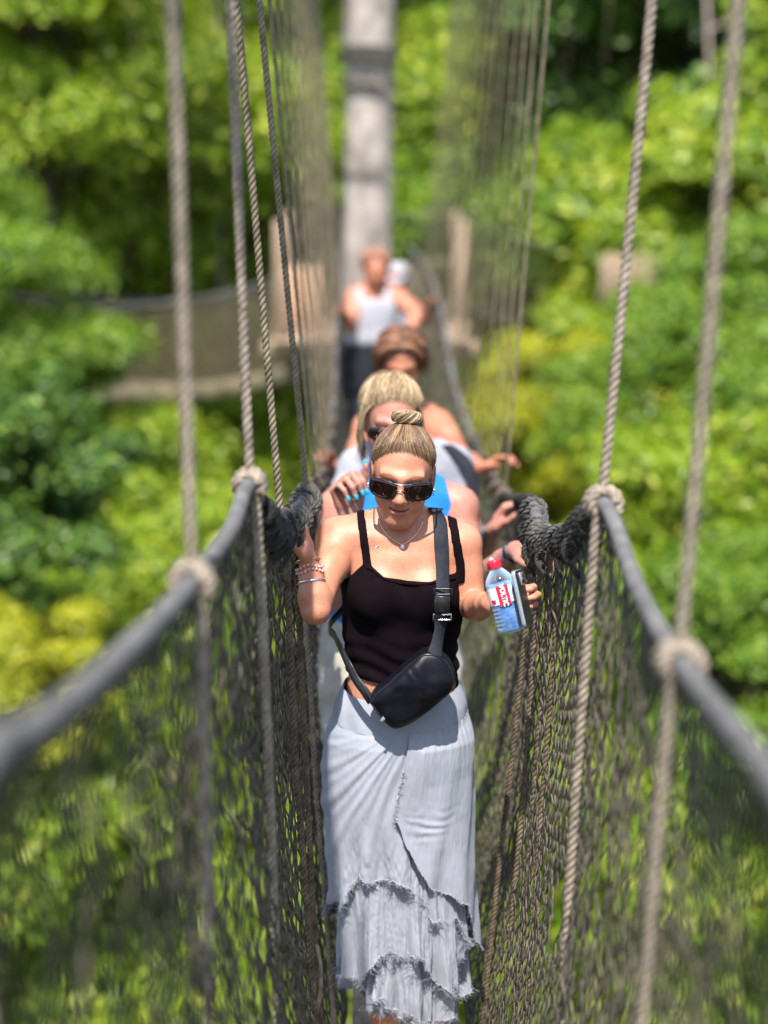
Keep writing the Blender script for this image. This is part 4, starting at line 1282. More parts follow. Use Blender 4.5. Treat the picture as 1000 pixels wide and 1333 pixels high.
# ================================================================== THE WOMAN IN FRONT
def woman_in_front():
    Y0 = 4.35
    H = Head(at(524, 617, 4.32), 13, 5.0, -2, 0.955)
    zf = at(525, 1393, Y0)[2]
    T = lambda py, px=523, Y=Y0: at(px, py, Y)
    tz = lambda py: at(523, py, Y0)[2]
    xs = axis_bands(at(372, 700, 4.3)[0], at(706, 700, 4.3)[0], 0.0060, [(at(378, 700, 4.25)[0], at(425, 700, 4.25)[0], 0.0027), (at(476, 600, 4.3)[0], at(572, 600, 4.3)[0], 0.0027), (at(622, 780, 4.15)[0], at(700, 780, 4.15)[0], 0.0027)])
    ys = axis_bands(3.96, 4.60, 0.0050, [(4.10, 4.42, 0.0034)])
    zs = axis_bands(zf - 0.02, tz(540), 0.0090, [(tz(900), tz(812), 0.005), (tz(812), tz(540), 0.0027)])
    f = Field(xs, ys, zs, 0.05)
    # torso
    rows = [(1060, 521, .150, .100), (1020, 521, .172, .112), (985, 521, .174, .114), (940, 522, .156, .104), (900, 523, .136, .093), (862, 523, .129, .087), (820, 523, .135, .092), (780, 524, .142, .098), (745, 524, .146, .096), (715, 524, .140, .084), (697, 524, .110, .066), (686, 525, .072, .052)]
    f.loft([(tz(py), at(px, py, Y0)[0], Y0 + (0.0 if py > 800 else 0.01), w, d) for py, px, w, d in rows], 0.02)
    for px in (490, 560):
        f.ell(at(px, 778, Y0 - 0.072), (0.058, 0.048, 0.056), None, 0.04)
    shL, shR = at(440, 701, Y0 + 0.005), at(600, 708, Y0 + 0.005)
    nb = at(525, 690, Y0 + 0.012)
    for sh in (shL, shR):
        f.cone(nb + V3(0, 0, 0.0), sh, 0.048, 0.044, 0.035)                       # shoulder girdle
        f.cone(nb + V3(0, 0.01, 0.030), sh + V3(0, 0.0, 0.0), 0.034, 0.034, 0.045)      # trapezius
        s_ = -1 if sh is shL else 1
        f.cone(nb + V3(s_ * 0.02, -0.055, -0.012), sh + V3(-s_ * 0.01, -0.028, 0.012), 0.010, 0.010, 0.03)   # collar bone
    neck(f, H, nb + V3(0, 0.0, 0.0), 0.044)
    f_t = f.copy()
    head_field(f, H, full=0.84)
    # her right arm: elbow low and out, hand up on the net lashing
    elL = at(411, 794, 4.16); wrL = at(402, 733, 4.20)
    add_arm(f, shL, elL, wrL, 0.92, 0.025)
    tipsL = add_hand(f, wrL, unit(V3(-0.16, 0.25, 0.95)), V3(-1, -0.1, -0.05), V3(0, -1, 0.1), [(58, 62, 30), (62, 62, 30), (66, 62, 30), (70, 62, 30)], thumb=(0.75, 0.40, 0.75), tcurl=20, sc=0.92)
    # her left arm: elbow bent, hand forward round the bottle and the phone
    elR = at(617, 790, 4.31); wrR = at(637, 785, 4.14)
    add_arm(f, shR, elR, wrR, 0.88, 0.022)
    tipsR = add_hand(f, wrR, unit(V3(0.88, -0.42, 0.20)), V3(-0.30, -0.92, 0.05), V3(0, 0, 1), [(10, 78, 45), (10, 80, 45), (14, 84, 45), (20, 88, 40)], thumb=(0.15, 0.9, 0.55), tcurl=12, sc=0.95, tn=V3(0.4, -0.6, 0.3))
    # legs
    for sx, kx in ((-1, 0.0), (1, 0.0)):
        hip = at(523 + sx * 40, 1035, Y0); an = V3(at(525, 1393, Y0)[0] + sx * 0.075, Y0 + (0.10 if sx > 0 else -0.05), zf + 0.075)
        if sx < 0: an[0] = at(505, 1350, Y0)[0]
        kn = (hip + an) / 2 + V3(0, -0.035, 0.02)
        add_leg(f, hip, kn, an, 0.95, an + V3(sx * 0.02, -0.155, -0.055))
    def extra(col, V):
        L = H.local(V)
        nose = 0
    o, bv = body_obj(f, H, 'skin1', 'woman in front in black tank top, sunglasses and long pale ruffled skirt')
    # ---------------- tank top
    xx = lambda px, Y=4.25: at(px, 750, Y)[0]
    kx = [xx(p) for p in (425, 437, 452, 466, 475, 484, 500, 530, 560, 582, 595, 603, 618)]
    kz = [at(523, p, 4.25)[2] for p in (790, 772, 760, 745, 737, 740, 752, 757, 757, 752, 753, 768, 790)]
    def region(X, Y, Z):
        top = np.interp(X, kx, kz)
        back = at(523, 735, 4.45)[2]
        top = np.where(Y > Y0 + 0.02, np.maximum(top, back - 3.2 * (X - 0.045) ** 2), top)
        below = Z - top
        hem = at(523, 893, 4.25)[2] - 0.06 * (X - 0.045)
        zs1 = np.clip((Z - at(0, 745, 4.25)[2]) / 0.15, 0, 1.3)
        sL = np.abs(X - (xx(479) + zs1 * (xx(467) - xx(479)))) - 0.0105
        sR = np.abs(X - (xx(601) + zs1 * (xx(586) - xx(601)))) - 0.0115
        st = np.maximum(np.minimum(sL, sR), at(0, 765, 4.25)[2] - Z)
        body = np.maximum(FT(X, Y, Z), below)
        strp = np.maximum(FF(X, Y, Z), st)
        return np.maximum(np.minimum(body, strp), hem - Z)
    def wr(X, Y, Z):
        zz = (Z - tz(870)) / 0.08
        return 0.0035 * np.exp(-zz * zz) * np.sin((Z * 150 + X * 22 + 2 * np.sin(X * 30))) + 0.0018 * np.sin(X * 60 + Z * 40)
    sl_ = f.sub((f.xs[0], f.ys[0], tz(920)), (f.xs[-1], f.ys[-1], tz(655)))
    FT = lambda X, Y, Z: f_t.F[sl_] - 0.0055 - wr(X, Y, Z)
    FF = lambda X, Y, Z: f.F[sl_] - 0.0035
    fd = f.copy(); fd.F = np.full_like(f.F, -1.0)
    tank, bt = cloth_obj('tank_top', fd, 0.0, region, M['tank'], o, tz(920), tz(655), 2)
    # neckline binding
    pts = []
    for px, py in [(479, 738), (486, 742), (500, 753), (520, 758), (545, 760), (565, 758), (582, 754), (592, 752)]:
        q = hit([bt, bv], px, py + 1, 0.001)
        if q is not None: pts.append(q[0])
    MB().tube(catmull(pts, 30), 0.0032, 6).obj('neck_binding', M['tank'], tank)
    # ---------------- hair
    cap = cap_obj(H, 0.0018, M['hair1'], o, 0.0035, 0.017)
    rng = np.random.default_rng(3)
    bun_dir = unit(V3(-0.02, 0.30, 0.95))
    slick_hair(H, M['hair1'], cap, bun_dir, 3200, rng, 0.8)
    # top knot: twisted coils
    mb = MB(); bc = skull(bun_dir[None], 0.012)[0]
    e1 = V3(1, 0, 0); e2 = unit(np.cross(bun_dir, e1)); e1 = np.cross(e2, bun_dir)
    for k in range(260):
        R0 = rng.uniform(0.008, 0.027); a0 = rng.uniform(0, 6.28); n_ = 22
        a = a0 + np.linspace(0, rng.uniform(2.5, 6.0), n_)
        tw = rng.uniform(2.0, 3.2); ph = rng.uniform(0, 6.28)
        rr = R0 + 0.007 * np.cos(a * tw + ph); hh = 0.012 + 0.013 * np.sin(a * tw + ph) - 0.25 * (R0 - 0.015)
        pts = bc + rr[:, None] * (np.cos(a)[:, None] * e1 * 1.15 + np.sin(a)[:, None] * e2 * 0.95) + hh[:, None] * bun_dir
        mb.tube(H.wl(pts), rng.uniform(0.0006, 0.0016), 4)
    mb.ellipsoid(H.wl(bc + bun_dir * 0.010), (0.021, 0.021, 0.016), H.R, 14, 9)
    for k in range(70):      # flyaways along the head
        d0 = unit(V3(rng.normal(), rng.uniform(-1.0, 0.6), rng.uniform(0.3, 1.2))); p0 = skull(d0[None], 0.004)[0]
        if hairline(p0[None])[0] > -0.004: continue
        tg = unit(np.cross(d0, rng.normal(size=3))); L = rng.uniform(0.01, 0.03)
        mb.tube(H.wl(catmull([p0, p0 + tg * L * 0.5 + d0 * 0.005, p0 + tg * L + d0 * rng.uniform(0.003, 0.010)], 7)), 0.00028, 3)
    # stray hairs
    for k in range(26):
        a = rng.uniform(0, 6.28); p0 = bc + 0.024 * (math.cos(a) * e1 + math.sin(a) * e2)
        p1 = p0 + (math.cos(a) * e1 + math.sin(a) * e2) * rng.uniform(0.008, 0.02) + bun_dir * rng.uniform(-0.004, 0.02)
        mb.tube(H.wl(catmull([p0, (p0 + p1) / 2 + bun_dir * 0.005, p1], 6)), 0.0004, 3)
    mb.obj('hair_bun', M['hair_knot'], cap)
    # ---------------- glasses and jewellery
    sg = empty('sunglasses', tuple(H.w(0, -0.108, 0))); sg.parent = o
    sunglasses(H, o_child(sg))
    for sx in (-1, 1):
        MB().ellipsoid(H.w(sx * 0.083, 0.0, -0.036), (0.0045, 0.0045, 0.0045), None, 10, 7).obj('earring', M['silver'], o)
        a = np.linspace(0, 2 * math.pi, 16, endpoint=False)
        MB().tube(H.wl(np.stack([np.full(16, sx * 0.082), 0.002 + 0.007 * np.cos(a), -0.044 + 0.008 * np.sin(a)], -1)), 0.0013, 5, closed=True).obj('earring', M['silver'], o)
    MB().ellipsoid(H.w(0.0125, -0.106, -0.034), (0.0022,) * 3, None, 8, 6).obj('nose_ring', M['gem'], o)
    MB().ellipsoid(H.w(-0.0125, -0.106, -0.034), (0.0022,) * 3, None, 8, 6).obj('nose_ring', M['gem'], o)
    ck = []
    for px, py in [(492, 676), (499, 690), (508, 700), (517, 706), (524, 709), (533, 704), (541, 697), (547, 687), (550, 678)]:
        q = hit([bv], px, py, 0.002)
        if q is not None: ck.append(q[0])
    nl = MB().tube(catmull(ck, 40), 0.0011, 5).obj('necklace', M['gold'], o)
    q = hit([bv], 524, 712, 0.004); MB().ellipsoid(q[0], (0.005, 0.004, 0.005), None, 10, 7).obj('pendant', M['gem'], nl)
    ck = []
    for px, py in [(485, 674), (486, 685), (487, 700), (489, 711), (494, 710)]:
        q = hit([bv], px, py, 0.0015)
        if q is not None: ck.append(q[0])
    MB().tube(catmull(ck, 20), 0.0007, 4).obj('necklace', M['silver'], o)
    fw = unit(elL - wrL); e1 = unit(np.cross(fw, V3(0, 1, 0))); e2 = np.cross(fw, e1)
    c = wrL + fw * 0.012
    a = np.linspace(0, 2 * math.pi, 20, endpoint=False)
    mb = MB()
    for t in a:
        for k in range(2):
            mb.ellipsoid(c + fw * (0.010 * k + 0.003 * math.sin(3 * t + k)) + 0.0305 * (math.cos(t) * e1 + math.sin(t) * e2), (0.0040,) * 3, None, 8, 5)
    mb.obj('bracelet', M['bead'], o)
    c2 = wrL + fw * -0.006
    MB().tube(c2 + 0.0285 * (np.cos(a)[:, None] * e1 + np.sin(a)[:, None] * e2), 0.0028, 6, closed=True).obj('bracelet', M['gold'], o)
    MB().tube(wrL + fw * 0.045 + 0.0315 * (np.cos(a)[:, None] * e1 + np.sin(a)[:, None] * e2), 0.0032, 6, closed=True).obj('bracelet', M['silver'], o)
    nails(tipsR, M['nail_white'], o, range(5)); nails(tipsL, M['nail'], o, range(5))
    # ---------------- skirt
    skirt(o, f, T)
    # sandals
    for sx in (-1, 1):
        an = V3(at(525, 1393, Y0)[0] + sx * 0.075, Y0 + (0.10 if sx > 0 else -0.05), zf)
        if sx < 0: an[0] = at(505, 1350, Y0)[0]
        MB().bbox_(an + V3(sx * 0.01, -0.06, 0.006), (0.042, 0.125, 0.008), 0.004).obj('sandal', M['shoe'], o, smooth=False)
    return o, bv, bt, H, dict(wrL=wrL, wrR=wrR, tipsR=tipsR)

def o_child(e):
    return e

def skirt(o, f, T):
    Y0 = 4.35
    cx = lambda z: np.interp(z, [at(0, 1333, Y0)[2], at(0, 1000, Y0)[2], at(0, 940, Y0)[2], at(0, 900, Y0)[2]], [at(527, 1333, Y0)[0], at(516, 1000, Y0)[0], at(520, 940, Y0)[0], at(523, 900, Y0)[0]])
    zpx = lambda py: at(523, py, Y0 - 0.10)[2]
    # half widths by photo height
    pys = np.array([880, 900, 930, 960, 1000, 1060, 1120, 1180, 1240, 1300, 1360])
    hw = np.array([0.131, 0.137, 0.158, 0.170, 0.177, 0.178, 0.174, 0.175, 0.179, 0.180, 0.172])
    hd = np.array([0.090, 0.094, 0.110, 0.126, 0.130, 0.132, 0.136, 0.140, 0.142, 0.140, 0.135])
    zz = np.array([zpx(p) for p in pys])
    order = np.argsort(zz)
    def W(z): return np.interp(z, zz[order], hw[order])
    def D(z): return np.interp(z, zz[order], hd[order])
    root = empty('skirt', tuple(T(940))); root.parent = o
    def layer(name, ths, top, bot, off, fold, nrow, m, frayed=True, rag=0.010, seed=0, fray_len=0.013, wrap=False, parent=None):
        """sheet between z = top(theta) and bot(theta); fold(theta, t, z) gives radial relief"""
        rng = np.random.default_rng(seed)
        n = len(ths)
        zt = np.array([top(a) for a in ths]); zb = np.array([bot(a) for a in ths])
        zb = zb + rag * (vnoise(ths * 9, seed + 0.3) * 0.9 + vnoise(ths * 31, seed + 4.3) * 0.5 + vnoise(ths * 90, seed + 8) * 0.25)
        t = np.linspace(0, 1, nrow)
        TH = np.broadcast_to(ths[:, None], (n, nrow)); Z = zt[:, None] + (zb - zt)[:, None] * t[None, :]
        TT = np.broadcast_to(t[None, :], (n, nrow))
        rel = fold(TH, TT, Z)
        ca, sa = np.cos(TH), np.sin(TH)
        ramp = np.clip(TT * 9, 0.12, 1) if off > 0.004 else 1.0
        w = W(Z) + off * ramp + rel; d = D(Z) + off * ramp + rel
        pw = 0.92
        P = np.stack([cx(Z) + w * np.sign(sa) * np.abs(sa) ** pw, Y0 - d * np.sign(ca) * np.abs(ca) ** pw, Z], -1)
        mb = MB().grid(P)
        inner = P - np.stack([sa, -ca, np.zeros_like(sa)], -1) * 0.0016
        mb.grid(inner[:, ::-1])
        ob = mb.obj(name, m, parent or root)
        if frayed:
            fb = MB()
            cols = rng.integers(0, n - 1, int(n * 4.0))
            A = P[cols, -1] + (P[cols + 1, -1] - P[cols, -1]) * rng.random((len(cols), 1))
            dirv = np.stack([rng.normal(size=len(cols)) * 0.6, -np.abs(rng.normal(size=len(cols))) * 0.3, -rng.random(len(cols)) * 0.9 + 0.15], -1)
            L = fray_len * rng.uniform(0.3, 1.5, len(cols))[:, None]
            Bm = A + dirv * L * 0.6; Bq = Bm + (dirv + rng.normal(size=dirv.shape) * 0.6) * L * 0.5
            fb.segs(A, Bm, 0.0005, 3); fb.segs(Bm, Bq, 0.0004, 3)
            # rolled raw edge
            fb.tube(P[:, -1] + RNG.normal(size=(n, 3)) * 0.0012, 0.0017, 5)
            fb.obj('frayed_edge', m, ob)
        return ob
    def th_of(px, py):
        z = zpx(py); x = at(px, py, Y0 - 0.1)[0]
        s = np.clip((x - cx(z)) / (W(z) + 0.01), -1, 1)
        return float(np.arcsin(np.sign(s) * np.abs(s) ** (1 / 0.92)))
    full = np.linspace(-math.pi, math.pi, 260)
    # waistband
    def wb_top(a): return zpx(915) + 0.042 * (1 - math.cos(a)) * 0.5 + 0.004 * math.sin(a)
    def wb_bot(a): return zpx(955) + 0.050 * (1 - math.cos(a)) * 0.5 + 0.004 * math.sin(a)
    layer('waistband', full, wb_top, wb_bot, 0.002, lambda th, t, z: 0.0025 * np.sin(t * math.pi) + 0.0012 * np.sin(th * 14 + z * 50), 14, M['band'], False, 0.0)
    def wb_seam(a): return wb_bot(a) + 0.006
    # under layers -----------------------------------------------------
    def deep(amp, fr, sd):
        def g(th, t, z):
            ff = th * fr + 1.2 * vnoise(th * 1.6, sd, z * 3)
            return amp * t ** 1.1 * (np.sin(ff) * 0.7 + np.sin(ff * 2.3 + sd) * 0.35) + 0.0035 * vnoise(th * 26, z * 14, sd) * (0.3 + t) + 0.0012 * vnoise(th * 60, z * 30, sd) + 0.0008 * vnoise(th * 40, z * 120, sd)
        return g
    def hemfn(tab):
        xs_ = np.array([th_of(a, b) for a, b in tab]); zs_ = np.array([zpx(b) for a, b in tab])
        od = np.argsort(xs_)
        xs_, zs_ = xs_[od], zs_[od]
        return lambda a: float(np.interp(a, xs_, zs_))
    h_in = hemfn([(400, 1300), (430, 1285), (455, 1300), (480, 1315), (500, 1320), (530, 1325), (560, 1335), (580, 1335), (600, 1325), (625, 1300), (640, 1300)])
    layer('underskirt', np.linspace(-math.pi, math.pi, 420), lambda a: zpx(1120), h_in, -0.030, deep(0.026, 10, 2), 60, M['skirt'], True, 0.012, 2)
    front = lambda p0, p1, n: np.linspace(p0, p1, n)
    h_mid = hemfn([(440, 1270), (458, 1285), (476, 1262), (495, 1240), (520, 1236), (545, 1240), (565, 1268), (590, 1290), (602, 1285), (612, 1240)])
    layer('ruffle', front(-1.05, 1.15, 300), lambda a: zpx(1110), h_mid, -0.003, deep(0.022, 12, 5), 60, M['skirt'], True, 0.017, 5)
    h_low = hemfn([(450, 1290), (470, 1282), (490, 1300), (505, 1306), (530, 1312), (552, 1332), (568, 1330), (580, 1300), (592, 1285)])
    # crumpled middle tier
    layer('ruffle', front(-0.62, 0.42, 200), lambda a: zpx(1200), h_low, -0.020, lambda th, t, z: deep(0.018, 13, 8)(th, t, z) + 0.004 * vnoise(th * 18, z * 28, 1) * t, 50, M['skirt'], True, 0.018, 8, 0.010)
    h_b1 = hemfn([(535, 1150), (548, 1165), (562, 1190), (580, 1196), (597, 1195), (612, 1232), (625, 1240)])
    layer('ruffle', front(0.05, 1.35, 180), lambda a: zpx(1080), h_b1, -0.002, deep(0.010, 14, 11), 40, M['skirt'], True, 0.008, 11)
    # image-left wrap: long oblique gathers running from the right waist to the left hem
    h_A = hemfn([(395, 1215), (425, 1195), (438, 1180), (448, 1190), (458, 1150), (466, 1134), (480, 1140), (505, 1138), (520, 1140), (534, 1146), (545, 1150)])
    a_edge = th_of(533, 950)
    def foldA(th, t, z):
        x = np.sin(th) * 0.18; zr = (z - zpx(950))
        # distance from the gather point and angle: creases fan out
        gx = x - np.sin(a_edge) * 0.18 - 0.02; ang = np.arctan2(gx, -zr + 0.05)
        cr = np.sin(ang * 34 + 2.2 * vnoise(ang * 5, z * 6)) * 0.6 + np.sin(ang * 61 + 1.7 * vnoise(ang * 9, z * 9, 2)) * 0.4
        amp = 0.0056 * np.clip(t * 2.2, 0, 1) * (0.55 + 0.6 * np.abs(vnoise(ang * 6, z * 8, 5)))
        low = np.clip((t - 0.62) / 0.38, 0, 1)
        return amp * cr + 0.0026 * low * vnoise(th * 34, z * 55, 6) + 0.0005 * vnoise(th * 70, z * 60, 8) + 0.010 * low * np.sin(th * 15 + 1.2) 
    lx0, lx1 = th_of(533, 950), th_of(535, 1145)
    layer('wrap_panel', np.concatenate([np.linspace(-2.2, lx0 + 0.02, 300)]), wb_seam, h_A, 0.010, foldA, 150, M['skirt'], True, 0.008, 21, 0.010)
    # image-right wrap: plainer, lies over the left one
    h_B = hemfn([(514, 1046), (522, 1085), (532, 1120), (541, 1146), (552, 1152), (566, 1160), (584, 1170), (596, 1180), (606, 1205), (616, 1228), (624, 1262), (640, 1262)])
    def foldB(th, t, z):
        zr = z - zpx(1062)
        x = np.sin(th) * 0.18
        cr1 = np.exp(-((zr + 0.02 * np.sin(x * 30)) / 0.03) ** 2) * 0.0015 * np.sin(zr * 260 + x * 45 + 2 * vnoise(x * 30, z * 30)) * np.exp(-((x - 0.06) / 0.05) ** 2)
        return cr1 + 0.0024 * np.sin(th * 12 - z * 16 + 1.5 * vnoise(th * 3, z * 4)) * np.clip(t * 3, 0, 1) + 0.0016 * np.exp(-t * 9) * np.sin(th * 46) + 0.0006 * vnoise(th * 40, z * 50, 3) + 0.010 * np.clip((t - 0.7) / 0.3, 0, 1) * np.sin(th * 8 + 0.5)
    sB = th_of(516, 1048)
    # its left edge runs obliquely from the waist to the slit: columns shift with height
    ths = np.linspace(0, 1, 240)
    def layerB():
        n, nrow = 240, 150
        e_px = [(533, 952), (526, 990), (518, 1030), (515, 1048), (521, 1080), (531, 1115), (541, 1148), (543, 1160)]
        ez = np.array([zpx(b) for a, b in e_px]); et = np.array([th_of(a, b) for a, b in e_px])
        od = np.argsort(ez)
        u = np.linspace(0, 1, n)[:, None]; 
        th1 = 2.3
        base = th_of(516, 1040) + u * (th1 - th_of(516, 1040))
        zb = np.array([h_B(float(a)) for a in base[:, 0]])[:, None]
        zb = zb + 0.006 * (vnoise(base * 12, 3.3) + 0.5 * vnoise(base * 40, 6.1))
        zt = np.array([wb_seam(float(a)) for a in base[:, 0]])[:, None]
        t = np.linspace(0, 1, nrow)[None, :]
        Z = zt + (np.minimum(zb, zpx(1046)) - zt) * t
        te = np.interp(Z, ez[od], et[od])
        TH = te + u * (th1 - te)
        rel = foldB(TH, np.broadcast_to(t, Z.shape), Z) + 0.004 * np.exp(-u * 40)
        ca, sa = np.cos(TH), np.sin(TH)
        rp_ = 0.015 * np.clip(t * 9, 0.25, 1); w = W(Z) + rp_ + rel; d = D(Z) + rp_ + rel
        P = np.stack([cx(Z) + w * np.sign(sa) * np.abs(sa) ** 0.92, Y0 - d * np.sign(ca) * np.abs(ca) ** 0.92, Z], -1)
        mb = MB().grid(P); mb.grid((P - np.stack([sa, -ca, np.zeros_like(sa)], -1) * 0.0016)[:, ::-1])
        ob = mb.obj('wrap_panel', M['skirt'], root)
        fb = MB(); edge = np.concatenate([P[0, 60:], P[:, -1]])
        fb.tube(edge + RNG.normal(size=edge.shape) * 0.0010, 0.0016, 5)
        rng = np.random.default_rng(77); c = rng.integers(0, len(edge) - 1, 420); A = edge[c]
        dv = np.stack([rng.normal(size=420) * 0.6, -np.abs(rng.normal(size=420)) * 0.3, -rng.random(420) * 0.8 + 0.1], -1) * 0.007
        fb.segs(A, A + dv, 0.0005, 3)
        fb.obj('frayed_edge', M['skirt'], ob)
    layerB()
    # gathers closing the back
    layer('wrap_panel', np.concatenate([np.linspace(2.2, math.pi * 2 - 2.1, 120)]), wb_seam, lambda a: zpx(1250), 0.004, lambda th, t, z: 0.008 * t * np.sin(th * 12), 60, M['skirt'], True, 0.01, 31)

W1, BV1, BT1, H1, K1 = woman_in_front()
# ---------------- sling bag on the woman in front
def sling_bag():
    bag = empty('sling_bag', tuple(at(535, 905, 4.2))); tag(bag, 'black nylon sling bag worn across the front woman\'s stomach', 'bag')
    # outline in photo pixels, swept into a padded pouch lying against the body
    out = catmull([(479, 911), (488, 898), (505, 884), (522, 868), (538, 854), (552, 845), (567, 845), (581, 853), (590, 866), (593, 880), (590, 894), (575, 908), (556, 924), (535, 938), (516, 946), (505, 943), (490, 926), (479, 911)], 96)[:-1]
    c = out.mean(0)
    Yb = 4.200
    base = np.array([at(p[0], p[1], Yb) for p in out]); cen = at(c[0], c[1], Yb)
    rings = []
    for s, dy in ((0.90, 0.030), (0.985, 0.020), (1.0, 0.0), (0.985, -0.014), (0.94, -0.027), (0.90, -0.032), (0.84, -0.037), (0.75, -0.041), (0.66, -0.0435), (0.56, -0.045), (0.46, -0.046), (0.36, -0.0468), (0.26, -0.0472), (0.17, -0.0475), (0.08, -0.0475), (0.01, -0.0475)):
        P = cen + (base - cen) * s
        a = np.arctan2(P[:, 2] - cen[2], P[:, 0] - cen[0])
        P = P + V3(0, 1, 0) * dy
        P[:, 1] += 0.0045 * vnoise(P[:, 0] * 28, P[:, 2] * 34, 3) * min(1, max(0, (1 - s) * 6)) + 0.0016 * vnoise(P[:, 0] * 90 + P[:, 2] * 60, P[:, 2] * 40, 6) * min(1, max(0, (1 - s) * 6))
        rings.append(P)
    G = np.stack(rings, 0)
    MB().grid(G, wrap=True).obj('pouch', M['bag'], bag)
    # zip following the upper edge, piping
    P = cen + (base - cen) * 0.93; P[:, 1] -= 0.0295
    MB().tube(P, 0.0020, 6, closed=True).obj('piping', M['black'], bag)
    seg = P[[i for i in range(8, 52)]] * 1.0
    z = cen + (seg - cen) * 0.80; z[:, 1] -= 0.0105
    zp = MB().tube(z, 0.0022, 6).obj('zip', M['strap'], bag)
    q = z[-3]; MB().bbox_(q + V3(0.004, -0.003, -0.010), (0.003, 0.0015, 0.010), 0.0008).obj('zip_pull', M['black'], zp, smooth=False)
    # small curled tag at the lower left
    MB().bbox_(at(499, 936, 4.165), (0.004, 0.001, 0.008), 0.0005, rotm(0, R(35), 0)).obj('label_tag', M['grey_cloth'], bag, smooth=False)
    # shoulder strap
    def path(pl, off):
        P = []; N = []
        for px, py in pl:
            h = hit([BV1, BT1], px, py, off)
            if h is not None: P.append(h[0]); N.append(h[1])
        return np.array(P), np.array(N)
    P, N = path([(571, 669), (572, 678), (573, 690), (573.5, 702), (574, 716), (574.5, 732), (575, 750), (575, 770), (574.5, 790), (573, 812), (570, 832)], 0.0075)
    P0 = P.copy()
    P = np.vstack([at(566, 664, 4.40)[None] + V3(0, 0.02, 0), at(568, 662, 4.35)[None], P, at(566, 852, 4.175)[None]]); N = np.vstack([[[0.1, 0.5, 0.9]], [[0.1, -0.2, 1]], N, [[0, -1, 0.05]]])
    # a webbing does not follow every dent
    for _ in range(3):
        P[2:-1] = 0.5 * P[2:-1] + 0.25 * (P[1:-2] + P[3:]); P[2:-1, 1] = np.minimum(P[2:-1, 1], P0[:, 1])
    st = ribbon(MB(), catmull(P, 50), catmull(N, 50), 0.0355, 0.0014).obj('strap', M['strap'], bag)
    for py, m in ((771, 'silver'), (799, 'silver')):
        h = hit([BV1, BT1], 574, py, 0.012)
        mb = MB(); u = V3(1, 0, 0); w = unit(V3(0, -0.1, 1))
        cs = [h[0] + u * sx * 0.021 + w * sz * 0.007 for sx, sz in ((-1, -1), (1, -1), (1, 1), (-1, 1))]
        pts = np.concatenate([np.linspace(cs[i], cs[(i + 1) % 4], 6)[:-1] for i in range(4)])
        mb.tube(pts, 0.0024, 6, closed=True)
        mb.obj('buckle', M['black'] if py < 790 else M['silver'], st)
    h = hit([BV1, BT1], 574, 785, 0.0095)
    MB().bbox_(h[0] + V3(0, 0, 0), (0.0185, 0.003, 0.020), 0.001).obj('strap_pad', M['black'], st, smooth=False)
    # tail of the strap round the other side of the waist
    P = [at(484, 914, 4.195), at(474, 899, 4.20), at(463, 884, 4.215), at(452, 862, 4.24), at(444, 845, 4.29), at(436, 828, 4.36), at(430, 812, 4.47), at(470, 770, 4.50)]
    N = [(-.2, -1, .2), (-.3, -1, .2), (-.5, -.9, .2), (-.8, -.6, .2), (-.95, -.3, .2), (-1, 0, .1), (-.8, .5, .1), (0, 1, .2)]
    ribbon(MB(), catmull(P, 40), catmull(N, 40), 0.022, 0.0014).obj('strap', M['black'], bag)
    MB().tube(catmull([at(487, 914, 4.17), at(480, 906, 4.19), at(470, 888, 4.205)], 10), 0.0016, 5).obj('strap_edge', M['strap'], bag)
sling_bag()

